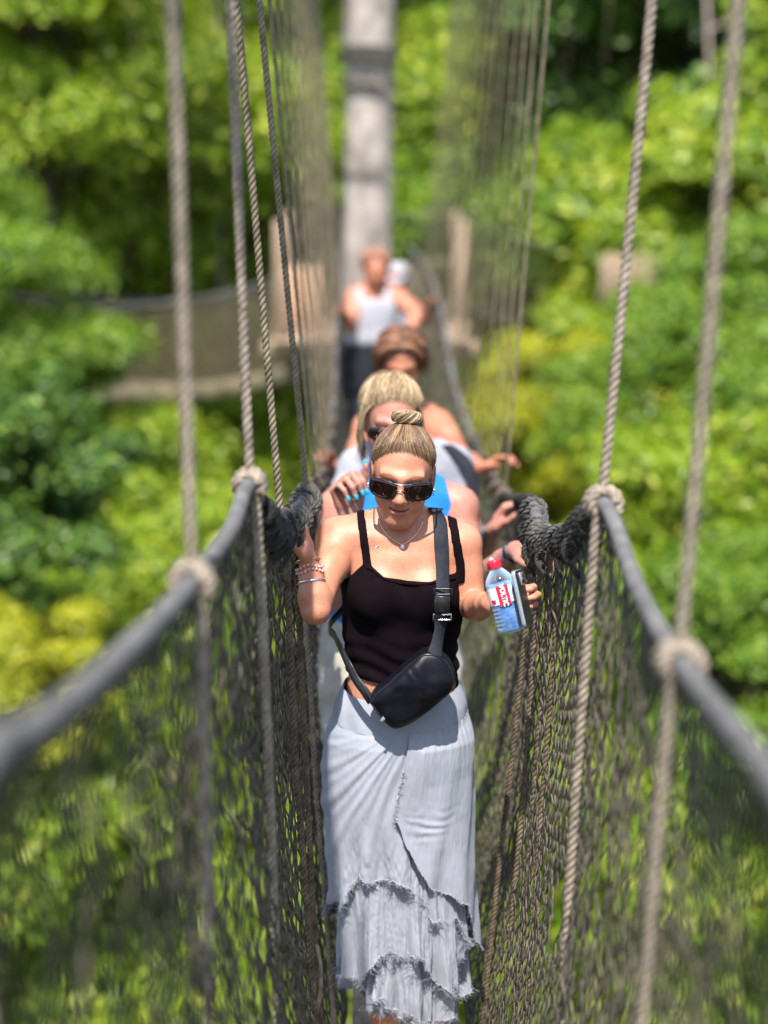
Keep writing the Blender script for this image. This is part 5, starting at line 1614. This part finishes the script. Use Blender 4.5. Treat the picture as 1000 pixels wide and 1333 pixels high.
# ---------------- water bottle and phone in her left hand
def bottle():
    b0 = at(668, 821, 4.025); b1 = at(643, 730, 4.05)
    ax = unit(b1 - b0); Lb = np.linalg.norm(b1 - b0)
    rt = empty('water_bottle', tuple(b0)); tag(rt, 'small clear water bottle with red cap and red label in the front woman\'s hand', 'bottle')
    k = Lb / 0.20; r = 0.0335
    prof = [(0.0005, 0.006), (0.018, 0.002), (0.026, 0.0), (r - 0.002, 0.004), (r, 0.010)]
    for i in range(6):
        z = 0.014 + i * 0.011
        prof += [(r, z), (r - 0.0022, z + 0.004), (r - 0.0022, z + 0.006), (r, z + 0.010)]
    prof += [(r, 0.084), (r - 0.001, 0.086), (r - 0.001, 0.128), (r, 0.130), (r, 0.140), (r - 0.004, 0.152), (r - 0.011, 0.164), (0.0155, 0.174), (0.0130, 0.178), (0.0130, 0.186)]
    prof = np.array(prof) * np.array([1, k])
    m, nt, bs = new_mat('clear_plastic')
    bs.inputs['Base Color'].default_value = (0.55, 0.75, 0.95, 1); bs.inputs['Roughness'].default_value = 0.07; bs.inputs['Specular IOR Level'].default_value = 0.8
    tp = nt.nodes.new('ShaderNodeBsdfTransparent'); tp.inputs[0].default_value = (0.86, 0.93, 1.0, 1)
    fr = nt.nodes.new('ShaderNodeLayerWeight'); fr.inputs[0].default_value = 0.35
    mx = nt.nodes.new('ShaderNodeMixShader'); nt.links.new(fr.outputs['Facing'], mx.inputs[0])
    nt.links.new(tp.outputs[0], mx.inputs[1]); nt.links.new(bs.outputs[0], mx.inputs[2]); nt.links.new(mx.outputs[0], nt.nodes['Material Output'].inputs['Surface'])
    MB().lathe(prof, b0, ax, 40).obj('shell', m, rt)
    M['water'] = mat('blue_tinted_water', (0.03, 0.15, 0.46), (0.26, 0.42, 0.62), 45, 0.08, 0, spec=0.6)
    MB().lathe(np.array([(0.0005, 0.003), (0.024, 0.003), (0.028, 0.008), (0.0298, 0.09), (0.0298, 0.138), (0.0005, 0.138)]) * np.array([1, k]), b0, ax, 28).obj('water', M['water'], rt)
    M['cap_red'] = mat('red_cap', (0.62, 0.012, 0.03), (0.70, 0.02, 0.04), 30, 0.3, 0)
    cz = 0.180 * k
    n = 48; a = np.arange(n) * 2 * math.pi / n; e1 = unit(np.cross(ax, V3(0.3, 1, 0.2))); e2 = np.cross(ax, e1)
    rings = []
    for rr, zz in ((0.0145, 0.0), (0.0152, 0.002), (0.0152, 0.015), (0.0140, 0.018), (0.0005, 0.0185)):
        rad = rr + 0.0004 * np.cos(a * 24) * (0 < zz < 0.016)
        rings.append(b0 + ax * (cz + zz) + rad[:, None] * (np.cos(a)[:, None] * e1 + np.sin(a)[:, None] * e2))
    MB().grid(np.stack(rings, 0), wrap=True).obj('cap', M['cap_red'], rt)
    # label: a red upright panel with white lettering beside a pale panel
    M['label_red'] = mat('label_red', (0.50, 0.010, 0.035), (0.56, 0.015, 0.045), 40, 0.4, 0)
    M['label_pale'] = mat('label_pale', (0.70, 0.72, 0.80), (0.80, 0.80, 0.86), 30, 0.4, 0)
    M['label_white'] = mat('label_white', (0.85, 0.85, 0.85), (0.9, 0.9, 0.9), 30, 0.4, 0)
    front = unit(V3(0, -1, 0) - ax * np.dot(V3(0, -1, 0), ax)); side = np.cross(ax, front)
    if side[0] < 0: side = -side
    def patch(a0, a1, z0, z1, rr, m, nm, par):
        A, Zz = np.meshgrid(np.linspace(a0, a1, 14), np.linspace(z0, z1, 6), indexing='ij')
        P = b0 + Zz[..., None] * k * ax + rr * (np.cos(A)[..., None] * front + np.sin(A)[..., None] * side)
        Pi = b0 + Zz[..., None] * k * ax + (rr - 0.0004) * (np.cos(A)[..., None] * front + np.sin(A)[..., None] * side)
        mb = MB().grid(P); mb.grid(Pi[::-1]); return mb.obj(nm, m, par)
    lb = patch(-1.35, 0.75, 0.083, 0.130, r + 0.0004, M['label_pale'], 'label', rt)
    patch(-0.38, 0.42, 0.078, 0.134, r + 0.0009, M['label_red'], 'label_panel', lb)
    patch(-1.0, -0.62, 0.086, 0.098, r + 0.0009, M['label_red'], 'label_mark', lb)
    cu = bpy.data.curves.new('lettering', 'FONT'); cu.body = 'VOLTIC'; cu.size = 0.0155; cu.align_x = 'CENTER'; cu.align_y = 'CENTER'; cu.resolution_u = 3; cu.offset = 0.0004
    to = bpy.data.objects.new('tmp', cu); COL.objects.link(to)
    dg = bpy.context.evaluated_depsgraph_get(); me = bpy.data.meshes.new_from_object(to.evaluated_get(dg))
    bpy.data.objects.remove(to)
    me.name = 'lettering'
    for v in me.vertices:
        tx, ty = v.co.x * 0.94, v.co.y
        # reads downwards along the bottle: text x runs to the base, text y runs to the right
        zz = 0.106 * k - tx; aa = 0.02 + ty / r
        p = b0 + ax * zz + (r + 0.0014) * (math.cos(aa) * front + math.sin(aa) * side)
        v.co = Vector(p)
    link('lettering', me, M['label_white'], lb)
    return b0, b1, ax
B0, B1, BAX = bottle()

def phone():
    top = at(672, 742, 4.02); bot = at(688, 816, 3.99)
    u = unit(top - bot); c = (top + bot) / 2
    wd = unit(V3(-0.30, -0.95, 0.05)); wd = unit(wd - u * np.dot(wd, u)); nn = np.cross(u, wd)
    rt = empty('phone', tuple(c)); tag(rt, 'dark mobile phone held against the water bottle', 'phone')
    hh = np.linalg.norm(top - bot) / 2; hwid = 0.034; tk = 0.0048; rc = 0.011
    n = 48; pts = []
    for sx, sy, a0 in ((1, 1, 0), (-1, 1, 90), (-1, -1, 180), (1, -1, 270)):
        for a in np.linspace(a0, a0 + 90, 10):
            pts.append((sx * (hwid - rc) + rc * math.cos(R(a)), sy * (hh - rc) + rc * math.sin(R(a))))
    pts = np.array(pts)
    def ring(s, t): return c + (pts[:, :1] * s) * wd + (pts[:, 1:] * (1 - (1 - s) * hwid / hh)) * u + t * nn
    MB().grid(np.stack([ring(0.95, -tk), ring(1, -tk * 0.7), ring(1, tk * 0.7), ring(0.95, tk)], 0), wrap=True).obj('frame', M['frame_grey'], rt)
    for sg, nm in ((-1, 'screen'), (1, 'back')):
        MB().grid(np.stack([ring(0.95, sg * tk), ring(0.5, sg * (tk + 0.0002)), ring(0.02, sg * (tk + 0.0002))], 0), wrap=True).obj(nm, M['black'], rt)
    for sg in (1, -1):
        cb = MB().bbox_(c + u * (hh - 0.022) + wd * -0.012 + nn * sg * (tk + 0.001), (0.015, 0.015, 0.0018), 0.001, np.stack([wd, u, nn], 1)).obj('camera_bump', M['frame_grey'], rt, smooth=False)
        for dx, dz in ((-0.006, 0.006), (0.006, -0.006), (-0.006, -0.006)):
            p = c + u * (hh - 0.022 + dz) + wd * (-0.012 + dx) + nn * sg * (tk + 0.0032)
            MB().lathe([(0.0048, -0.0015), (0.0048, 0.0006), (0.0036, 0.0008), (0.0002, 0.0004)], p, nn * sg, 14).obj('camera_lens', M['lens'], cb)
        break
M['frame_grey'] = mat('grey_metal', (0.28, 0.31, 0.34), (0.36, 0.38, 0.41), 40, 0.35, 0, metal=0.6)
phone()
# ================================================================== THE PEOPLE BEHIND HER
def loose_hair(h, m, parent, n, r, seed, hang=0.10, vol=0.016, sweep=0.02, recede=0.0):
    """hair parted on top, falling to both sides and back"""
    cap = cap_obj(h, 0.006, m, parent, 0.006, recede)
    rng = np.random.default_rng(seed); mb = MB()
    for k in range(n):
        y0 = rng.uniform(-0.085, 0.10); sx = 1 if rng.random() < 0.5 else -1
        yd = (y0 - 0.012)
        amax = rng.uniform(1.0, 1.75); ns = 9
        g = np.linspace(0.03, amax, ns)
        D = np.stack([sx * np.sin(g), np.full(ns, yd / 0.092) * np.cos(g * 0.25) + sweep * 14 * g * 0.35, np.cos(g)], -1)
        if y0 > 0.06: D[:, 1] += 0.4 * g
        lf = vol * (0.35 + 0.65 * np.sin(np.clip(g, 0, 1.57))) * rng.uniform(0.35, 1.5) + 0.004 + 0.005 * vnoise(y0 * 30, g * 2 + k * 0.37)
        P = skull(D, 0) + D / np.linalg.norm(D, axis=1)[:, None] * lf[:, None]
        keep = hairline(P, recede) < 0.01
        if keep.sum() < 4: continue
        P = P[:max(4, int(np.argmin(keep)) if not keep.all() else ns)]
        e = P[-1]
        if hang > 0 and len(P) == ns:
            L = hang * rng.uniform(0.5, 1.15); 
            tail = [e + V3(sx * 0.004, 0.010, -L * 0.35), e + V3(sx * rng.uniform(-0.006, 0.010), 0.022 + rng.uniform(0, .012), -L * 0.7), e + V3(sx * rng.uniform(-0.012, 0.010), 0.030 + rng.uniform(0, .02), -L)]
            P = np.vstack([P, tail])
        P = catmull(P, 16)
        mb.tube(h.wl(P), np.interp(np.linspace(0, 1, 16), [0, .2, .8, 1], [0.5, 1, 1, 0.4]) * r * rng.uniform(0.7, 1.3), 4, cap=False)
    mb.obj('hair_strands', m, cap)
    return cap

def walker(Y0, label, skin, head, rows, shl, shr, nb, armL, armR, vox, gar, hair=None, bust=None, legw=1.0, feet=None, arm_sc=1.0, face=True):
    """rows: (py, px, half width, half depth) of the trunk; armL / armR: elbow, wrist pixel triples and a dict for the hand"""
    H = Head(at(*head[0]), *head[1:])
    tz = lambda py: at(512, py, Y0)[2]
    zf = float(deck_z(Y0)) + 0.004
    px = [H.c, at(*shl), at(*shr)] + [at(*armL[0]), at(*armL[1]), at(*armR[0]), at(*armR[1])]
    P = np.array(px)
    hb = [(P[i] - 0.16, P[i] + 0.16) for i in (4, 6)] if vox < 0.006 else []
    wmax = max(r[2] for r in rows)
    lo = np.minimum(P.min(0) - 0.14, at(rows[0][1], rows[0][0], Y0) - wmax - 0.03); hi = np.maximum(P.max(0) + 0.15, at(rows[0][1], rows[0][0], Y0) + wmax + 0.03)
    lo[1] = min(P[:, 1].min() - 0.16, Y0 - 0.25); hi[1] = max(P[:, 1].max() + 0.12, Y0 + 0.22)
    fine = vox
    xs = axis_bands(lo[0], hi[0], fine, []); ys = axis_bands(lo[1], hi[1], fine, []); zs = axis_bands(zf - 0.02, H.c[2] + 0.16, fine * 2.0, [(min(P[:, 2].min(), tz(rows[-4][0])) - 0.05, H.c[2] + 0.16, fine)])
    f = Field(xs, ys, zs, 0.05)
    f.loft([(tz(py), at(px_, py, Y0)[0], Y0, w, d) for py, px_, w, d in rows], 0.02)
    for b in bust or []: f.ell(at(b[0], b[1], Y0 - b[2]), (b[3],) * 3, None, 0.04)
    sL, sR, NB = at(*shl), at(*shr), at(*nb)
    for sh in (sL, sR):
        f.cone(NB, sh, 0.048, 0.046, 0.04); f.cone(NB + V3(0, .01, .04), sh, 0.036, 0.038, 0.05)
    neck(f, H, NB, 0.050)
    f_t = f.copy()
    head_field(f, H, face)
    for sx in (-1, 1):
        hip = at(rows[0][1], rows[0][0], Y0) + V3(sx * 0.085, 0, 0.02)
        an = V3(deck_x(Y0) + sx * 0.075, Y0 + sx * 0.09, zf + 0.075)
        kn = (hip + an) / 2 + V3(0, -0.04, 0.02)
        for ff in (f, f_t): add_leg(ff, hip, kn, an, legw)
    tips = []
    for sh, arm in ((sL, armL), (sR, armR)):
        el, wr_ = at(*arm[0]), at(*arm[1])
        add_arm(f, sh, el, wr_, arm_sc, 0.03)
        tips.append(add_hand(f, wr_, *arm[2], **arm[3]))
    o, bv = body_obj(f, H, skin, label, 2, lips=face)
    for g in gar:
        nm, off, reg, m, use = g[:5]
        cloth_obj(nm, f if use == 'full' else f_t, off, reg, M[m], o, None, None, 2, g[5] if len(g) > 5 else None)
    for sx in (-1, 1):
        an = V3(deck_x(Y0) + sx * 0.075, Y0 + sx * 0.09, zf)
        mb = MB(); mb.ellipsoid(an + V3(0, -0.05, 0.04), (0.05, 0.145, 0.045), None, 14, 9); mb.bbox_(an + V3(0, -0.05, 0.012), (0.048, 0.14, 0.012), 0.006)
        mb.obj('shoe', M['white_cloth'], o)
    return o, H, tips, bv

def zpx_(py, Y): return at(512, py, Y)[2]
def xpx_(px, Y): return at(px, 640, Y)[0]

# --- blonde woman in a blue top
Y = 5.2
def blue_reg(X, Yy, Z):
    c = xpx_(514, 5.1); w = np.interp(Z, [zpx_(830, 5.1), zpx_(740, 5.1), zpx_(700, 5.1), zpx_(665, 5.1), zpx_(640, 5.1), zpx_(605, 5.1)], [0.30, 0.30, 0.20, 0.165, 0.150, 0.130])
    return np.maximum(np.maximum(np.abs(X - c) - w, Z - zpx_(588, 5.15)), zpx_(822, 5.1) - Z)
def slacks_reg(top, Y, low=None):
    z1 = zpx_(top, Y)
    z0 = (deck_z(Y) + 0.10) if low is None else zpx_(low, Y)
    return lambda X, Yy, Z: np.maximum(Z - z1, z0 - Z)
crumple = lambda X, Yy, Z: 0.004 * np.sin(Z * 55 + 3 * np.sin(X * 25)) * np.sin(X * 40 + Yy * 30)
P2, H2, T2, BV2 = walker(Y, 'blonde woman in blue top and beige trousers with a raised turquoise-nailed hand', 'skin2', ((511, 548, 5.14), 15, 2, 6, 0.98),
    [(960, 508, .185, .13), (905, 508, .198, .138), (850, 508, .192, .132), (800, 509, .170, .122), (750, 510, .162, .120), (700, 512, .165, .120), (665, 512, .155, .10), (645, 512, .12, .08), (628, 512, .08, .06)],
    (440, 662, 5.2), (597, 660, 5.2), (512, 628, 5.21),
    ((427, 778, 5.06), (456, 672, 4.90), (unit(V3(-0.26, -0.02, 0.97)), V3(0.66, -0.75, 0), V3(0.75, 0.66, 0), [(72, 70, 35), (70, 74, 35), (70, 74, 35), (66, 70, 35)]), dict(thumb=(0.85, 0.42, 0.35), tcurl=14, sc=1.12, spread=3)),
    ((609, 770, 5.08), (672, 717, 4.78), (unit(V3(0.60, -0.62, 0.30)), V3(0.3, -0.2, -0.9), V3(-0.5, -0.8, 0), [(35, 45, 25)] * 4), dict(sc=0.95)),
    0.0048,
    [('top', 0.006, blue_reg, 'blue', 'torso', lambda X, Yy, Z: 0.002 * np.sin(Z * 70 + X * 30)), ('trousers', 0.014, slacks_reg(812, 5.1), 'beige', 'torso', crumple)],
    bust=[(480, 735, 0.085, .07), (545, 735, 0.085, .07)], arm_sc=1.12)
cap2 = cap_obj(H2, 0.004, M['hair2'], P2, 0.005, 0.012)
slick_hair(H2, M['hair2'], cap2, unit(V3(0.05, 0.80, 0.60)), 1500, np.random.default_rng(8), 1.7, 1.3, mess=1.6)
mb = MB(); rg = np.random.default_rng(9)
for k in range(110):     # loose lengths falling beside the face
    sx = -1 if rg.random() < 0.6 else 1
    y0 = rg.uniform(-0.03, 0.07)
    p = [V3(sx * 0.060, y0 - 0.02, 0.075), V3(sx * 0.082, y0, 0.03), V3(sx * (0.086 + rg.uniform(-.004, .008)), y0 + 0.005, -0.03), V3(sx * (0.082 + rg.uniform(-.01, .012)), y0 + 0.012, -0.09), V3(sx * (0.076 + rg.uniform(-.015, .015)), y0 + 0.02, -0.09 - rg.uniform(0.02, 0.08))]
    mb.tube(H2.wl(catmull(p, 14)), np.interp(np.linspace(0, 1, 14), [0, .2, .8, 1], [.4, 1, 1, .3]) * 0.0018, 4, cap=False)
mb.obj('hair_lengths', M['hair2'], cap2)
g2 = empty('sunglasses', tuple(H2.w(0, -0.108, 0))); g2.parent = P2; sunglasses(H2, g2, 0.150, 0.040)
nails(T2[0], M['nail_blue'], P2); nails(T2[1], M['nail_blue'], P2)
fw = unit(at(609, 770, 5.08) - at(672, 717, 4.78)); e1 = unit(np.cross(fw, V3(0, 0, 1))); e2 = np.cross(fw, e1)
cc = at(672, 717, 4.78) + fw * 0.012; aa = np.linspace(0, 2 * math.pi, 24, endpoint=False)
ww = np.stack([cc + fw * s + q * (np.cos(aa)[:, None] * e1 + np.sin(aa)[:, None] * e2) for s, q in ((-0.010, 0.0275), (-0.011, 0.031), (0.009, 0.032), (0.010, 0.0285))], 0)
MB().grid(ww, wrap=True).obj('wristband', M['black'], P2)

# --- person in grey with a black strap
P3, H3, T3, BV3 = walker(6.2, 'fair-haired person in pale grey top with black strap, both hands on the rails', 'skin3', ((508, 538, 6.1), 26, 0, 0, 1.0),
    [(850, 520, .160, .11), (800, 520, .168, .115), (760, 522, .150, .105), (710, 524, .135, .095), (660, 525, .145, .10), (630, 525, .15, .098), (606, 525, .14, .09), (592, 525, .10, .07), (580, 525, .07, .055)],
    (465, 608, 6.2), (592, 605, 6.2), (522, 582, 6.2),
    ((424, 700, 6.0), (413, 662, 5.72), (unit(V3(-0.10, -0.40, 0.9)), V3(-0.2, -0.9, -0.3), V3(1, 0, 0), [(40, 60, 30)] * 4), dict(sc=0.95)),
    ((622, 735, 6.05), (642, 690, 5.55), (unit(V3(0.42, -0.10, 0.9)), V3(0.85, -0.1, -0.45), V3(0.2, -0.95, 0.2), [(42, 30, 15), (45, 30, 15), (48, 30, 15), (52, 30, 15)]), dict(sc=1.0, thumb=(0.8, 0.5, 0.4))),
    0.0055,
    [('top', 0.009, lambda X, Yy, Z: np.maximum(np.maximum(np.abs(X - xpx_(525, 6.2)) - 0.245, Z - zpx_(572, 6.2)), zpx_(790, 6.2) - Z), 'grey_cloth', 'full'),
     ('trousers', 0.012, slacks_reg(785, 6.1), 'black_cloth', 'torso', crumple)])
loose_hair(H3, M['hair2'], P3, 300, 0.0026, 33, hang=0.10, vol=0.016)
# strap over the shoulder
ribbon(MB(), catmull([at(560, 578, 6.24), at(575, 577, 6.19), at(596, 590, 6.13), at(612, 612, 6.10), at(616, 650, 6.08), at(600, 700, 6.08)], 30), catmull([(0, .3, 1), (.2, -.2, 1), (.4, -.6, .7), (.5, -.85, .3), (.4, -1, 0), (.2, -1, 0)], 30), 0.042, 0.002).obj('strap', M['black_cloth'], P3)
nails(T3[0], M['nail_white'], P3); nails(T3[1], M['nail'], P3)

# --- brown-haired walker
P4, H4, T4, BV4 = walker(7.2, 'brown-haired walker with head bowed and bare sunlit shoulder', 'skin4', ((522, 470, 7.12), 30, 0, 0, 0.98),
    [(770, 524, .165, .11), (725, 524, .17, .115), (690, 524, .15, .105), (650, 524, .14, .10), (610, 524, .15, .10), (580, 524, .155, .10), (556, 524, .145, .09), (542, 524, .10, .07), (530, 524, .07, .055)],
    (478, 556, 7.2), (572, 553, 7.2), (524, 528, 7.2),
    ((452, 630, 7.1), (432, 612, 6.85), (unit(V3(-0.2, -0.5, 0.8)), V3(-0.3, -0.6, -0.6), V3(1, 0, 0), [(40, 50, 25)] * 4), dict(sc=1.0)),
    ((604, 598, 7.12), (630, 612, 6.85), (unit(V3(0.55, -0.25, 0.45)), V3(0.4, -0.5, -0.8), V3(-0.3, -0.7, 0.5), [(30, 40, 20)] * 4), dict(sc=1.0)),
    0.0075,
    [('top', 0.010, lambda X, Yy, Z: np.maximum(np.maximum(np.abs(X - xpx_(524, 7.2)) - np.interp(Z, [zpx_(620, 7.2), zpx_(560, 7.2)], [0.3, 0.10]), Z - zpx_(548, 7.2)), zpx_(710, 7.2) - Z), 'rust_cloth', 'torso'),
     ('trousers', 0.014, slacks_reg(705, 7.1), 'black_cloth', 'torso', crumple)], face=True)
loose_hair(H4, M['hair4'], P4, 260, 0.0036, 44, hang=0.12, vol=0.020)

# --- far woman in white
P5, H5, T5, BV5 = walker(12.0, 'distant woman in white vest and black trousers near the pale trunk', 'skin4', ((490, 351, 11.95), 12, 0, 0, 1.02),
    [(505, 480, .175, .12), (478, 480, .18, .12), (455, 482, .16, .11), (430, 484, .145, .105), (408, 486, .15, .105), (393, 487, .15, .10), (383, 488, .13, .085), (377, 489, .10, .07), (372, 489, .07, .055)],
    (462, 386, 12.0), (517, 386, 12.0), (489, 374, 12.0),
    ((456, 425, 11.85), (449, 408, 11.7), (unit(V3(-0.3, -0.6, 0.5)), V3(-0.3, -0.3, -0.9), V3(1, 0, 0), [(40, 50, 25)] * 4), dict(sc=1.0)),
    ((543, 410, 11.85), (530, 438, 11.75), (unit(V3(-0.4, -0.2, -0.7)), V3(-0.7, 0.3, 0.2), V3(0, -1, 0), [(40, 50, 25)] * 4), dict(sc=1.0)),
    0.0105,
    [('vest', 0.012, lambda X, Yy, Z: np.maximum(np.maximum(np.abs(X - xpx_(487, 12)) - np.interp(Z, [zpx_(410, 12), zpx_(388, 12)], [0.3, 0.115]), Z - np.where(np.abs(X - xpx_(487, 12)) < 0.06, zpx_(388, 12), zpx_(374, 12))), zpx_(447, 12) - Z), 'white_cloth', 'torso'),
     ('trousers', 0.014, slacks_reg(446, 12), 'black_cloth', 'torso')], arm_sc=1.15)
loose_hair(H5, M['hair5'], P5, 160, 0.005, 55, hang=0.03, vol=0.012, recede=0.006)

# --- someone in a white cap right behind her
P6, H6, T6, BV6 = walker(13.0, 'distant walker in a white cap half hidden behind the woman in white', 'skin4', ((514, 366, 12.95), 22, 0, 0, 1.05),
    [(505, 508, .165, .12), (480, 508, .17, .12), (458, 508, .155, .11), (438, 508, .15, .105), (420, 508, .15, .105), (408, 509, .15, .10), (398, 510, .13, .085), (392, 510, .10, .07), (387, 510, .07, .055)],
    (484, 402, 13.0), (536, 400, 13.0), (511, 390, 13.0),
    ((478, 436, 12.9), (474, 460, 12.8), (unit(V3(0, -0.3, -0.9)), V3(1, 0, 0), V3(0, -1, 0), [(20, 25, 15)] * 4), dict(sc=1.0)),
    ((552, 420, 12.85), (558, 398, 12.7), (unit(V3(0.3, -0.4, 0.5)), V3(0.3, -0.3, -0.9), V3(-1, 0, 0), [(40, 50, 25)] * 4), dict(sc=1.0)),
    0.0110,
    [('top', 0.012, lambda X, Yy, Z: np.maximum(np.maximum(np.abs(X - xpx_(510, 13)) - np.interp(Z, [zpx_(425, 13), zpx_(405, 13)], [0.3, 0.13]), Z - zpx_(392, 13)), zpx_(455, 13) - Z), 'grey_cloth', 'torso'),
     ('trousers', 0.014, slacks_reg(454, 13), 'black_cloth', 'torso')])
cp = cap_obj(H6, 0.016, M['white_cloth'], P6, 0.008, 0.015, 0.0); cp.name = 'cap'
# visor of the cap
vv = []
for a in np.linspace(-1.0, 1.0, 15):
    vv.append([H6.w(0.082 * math.sin(a), -0.070 * math.cos(a) - 0.005, 0.062), H6.w(0.085 * math.sin(a), -0.16 * math.cos(a) + 0.01, 0.050), H6.w(0.082 * math.sin(a), -0.070 * math.cos(a) - 0.005, 0.056)])
MB().grid(np.array(vv)).obj('visor', M['white_cloth'], cp)
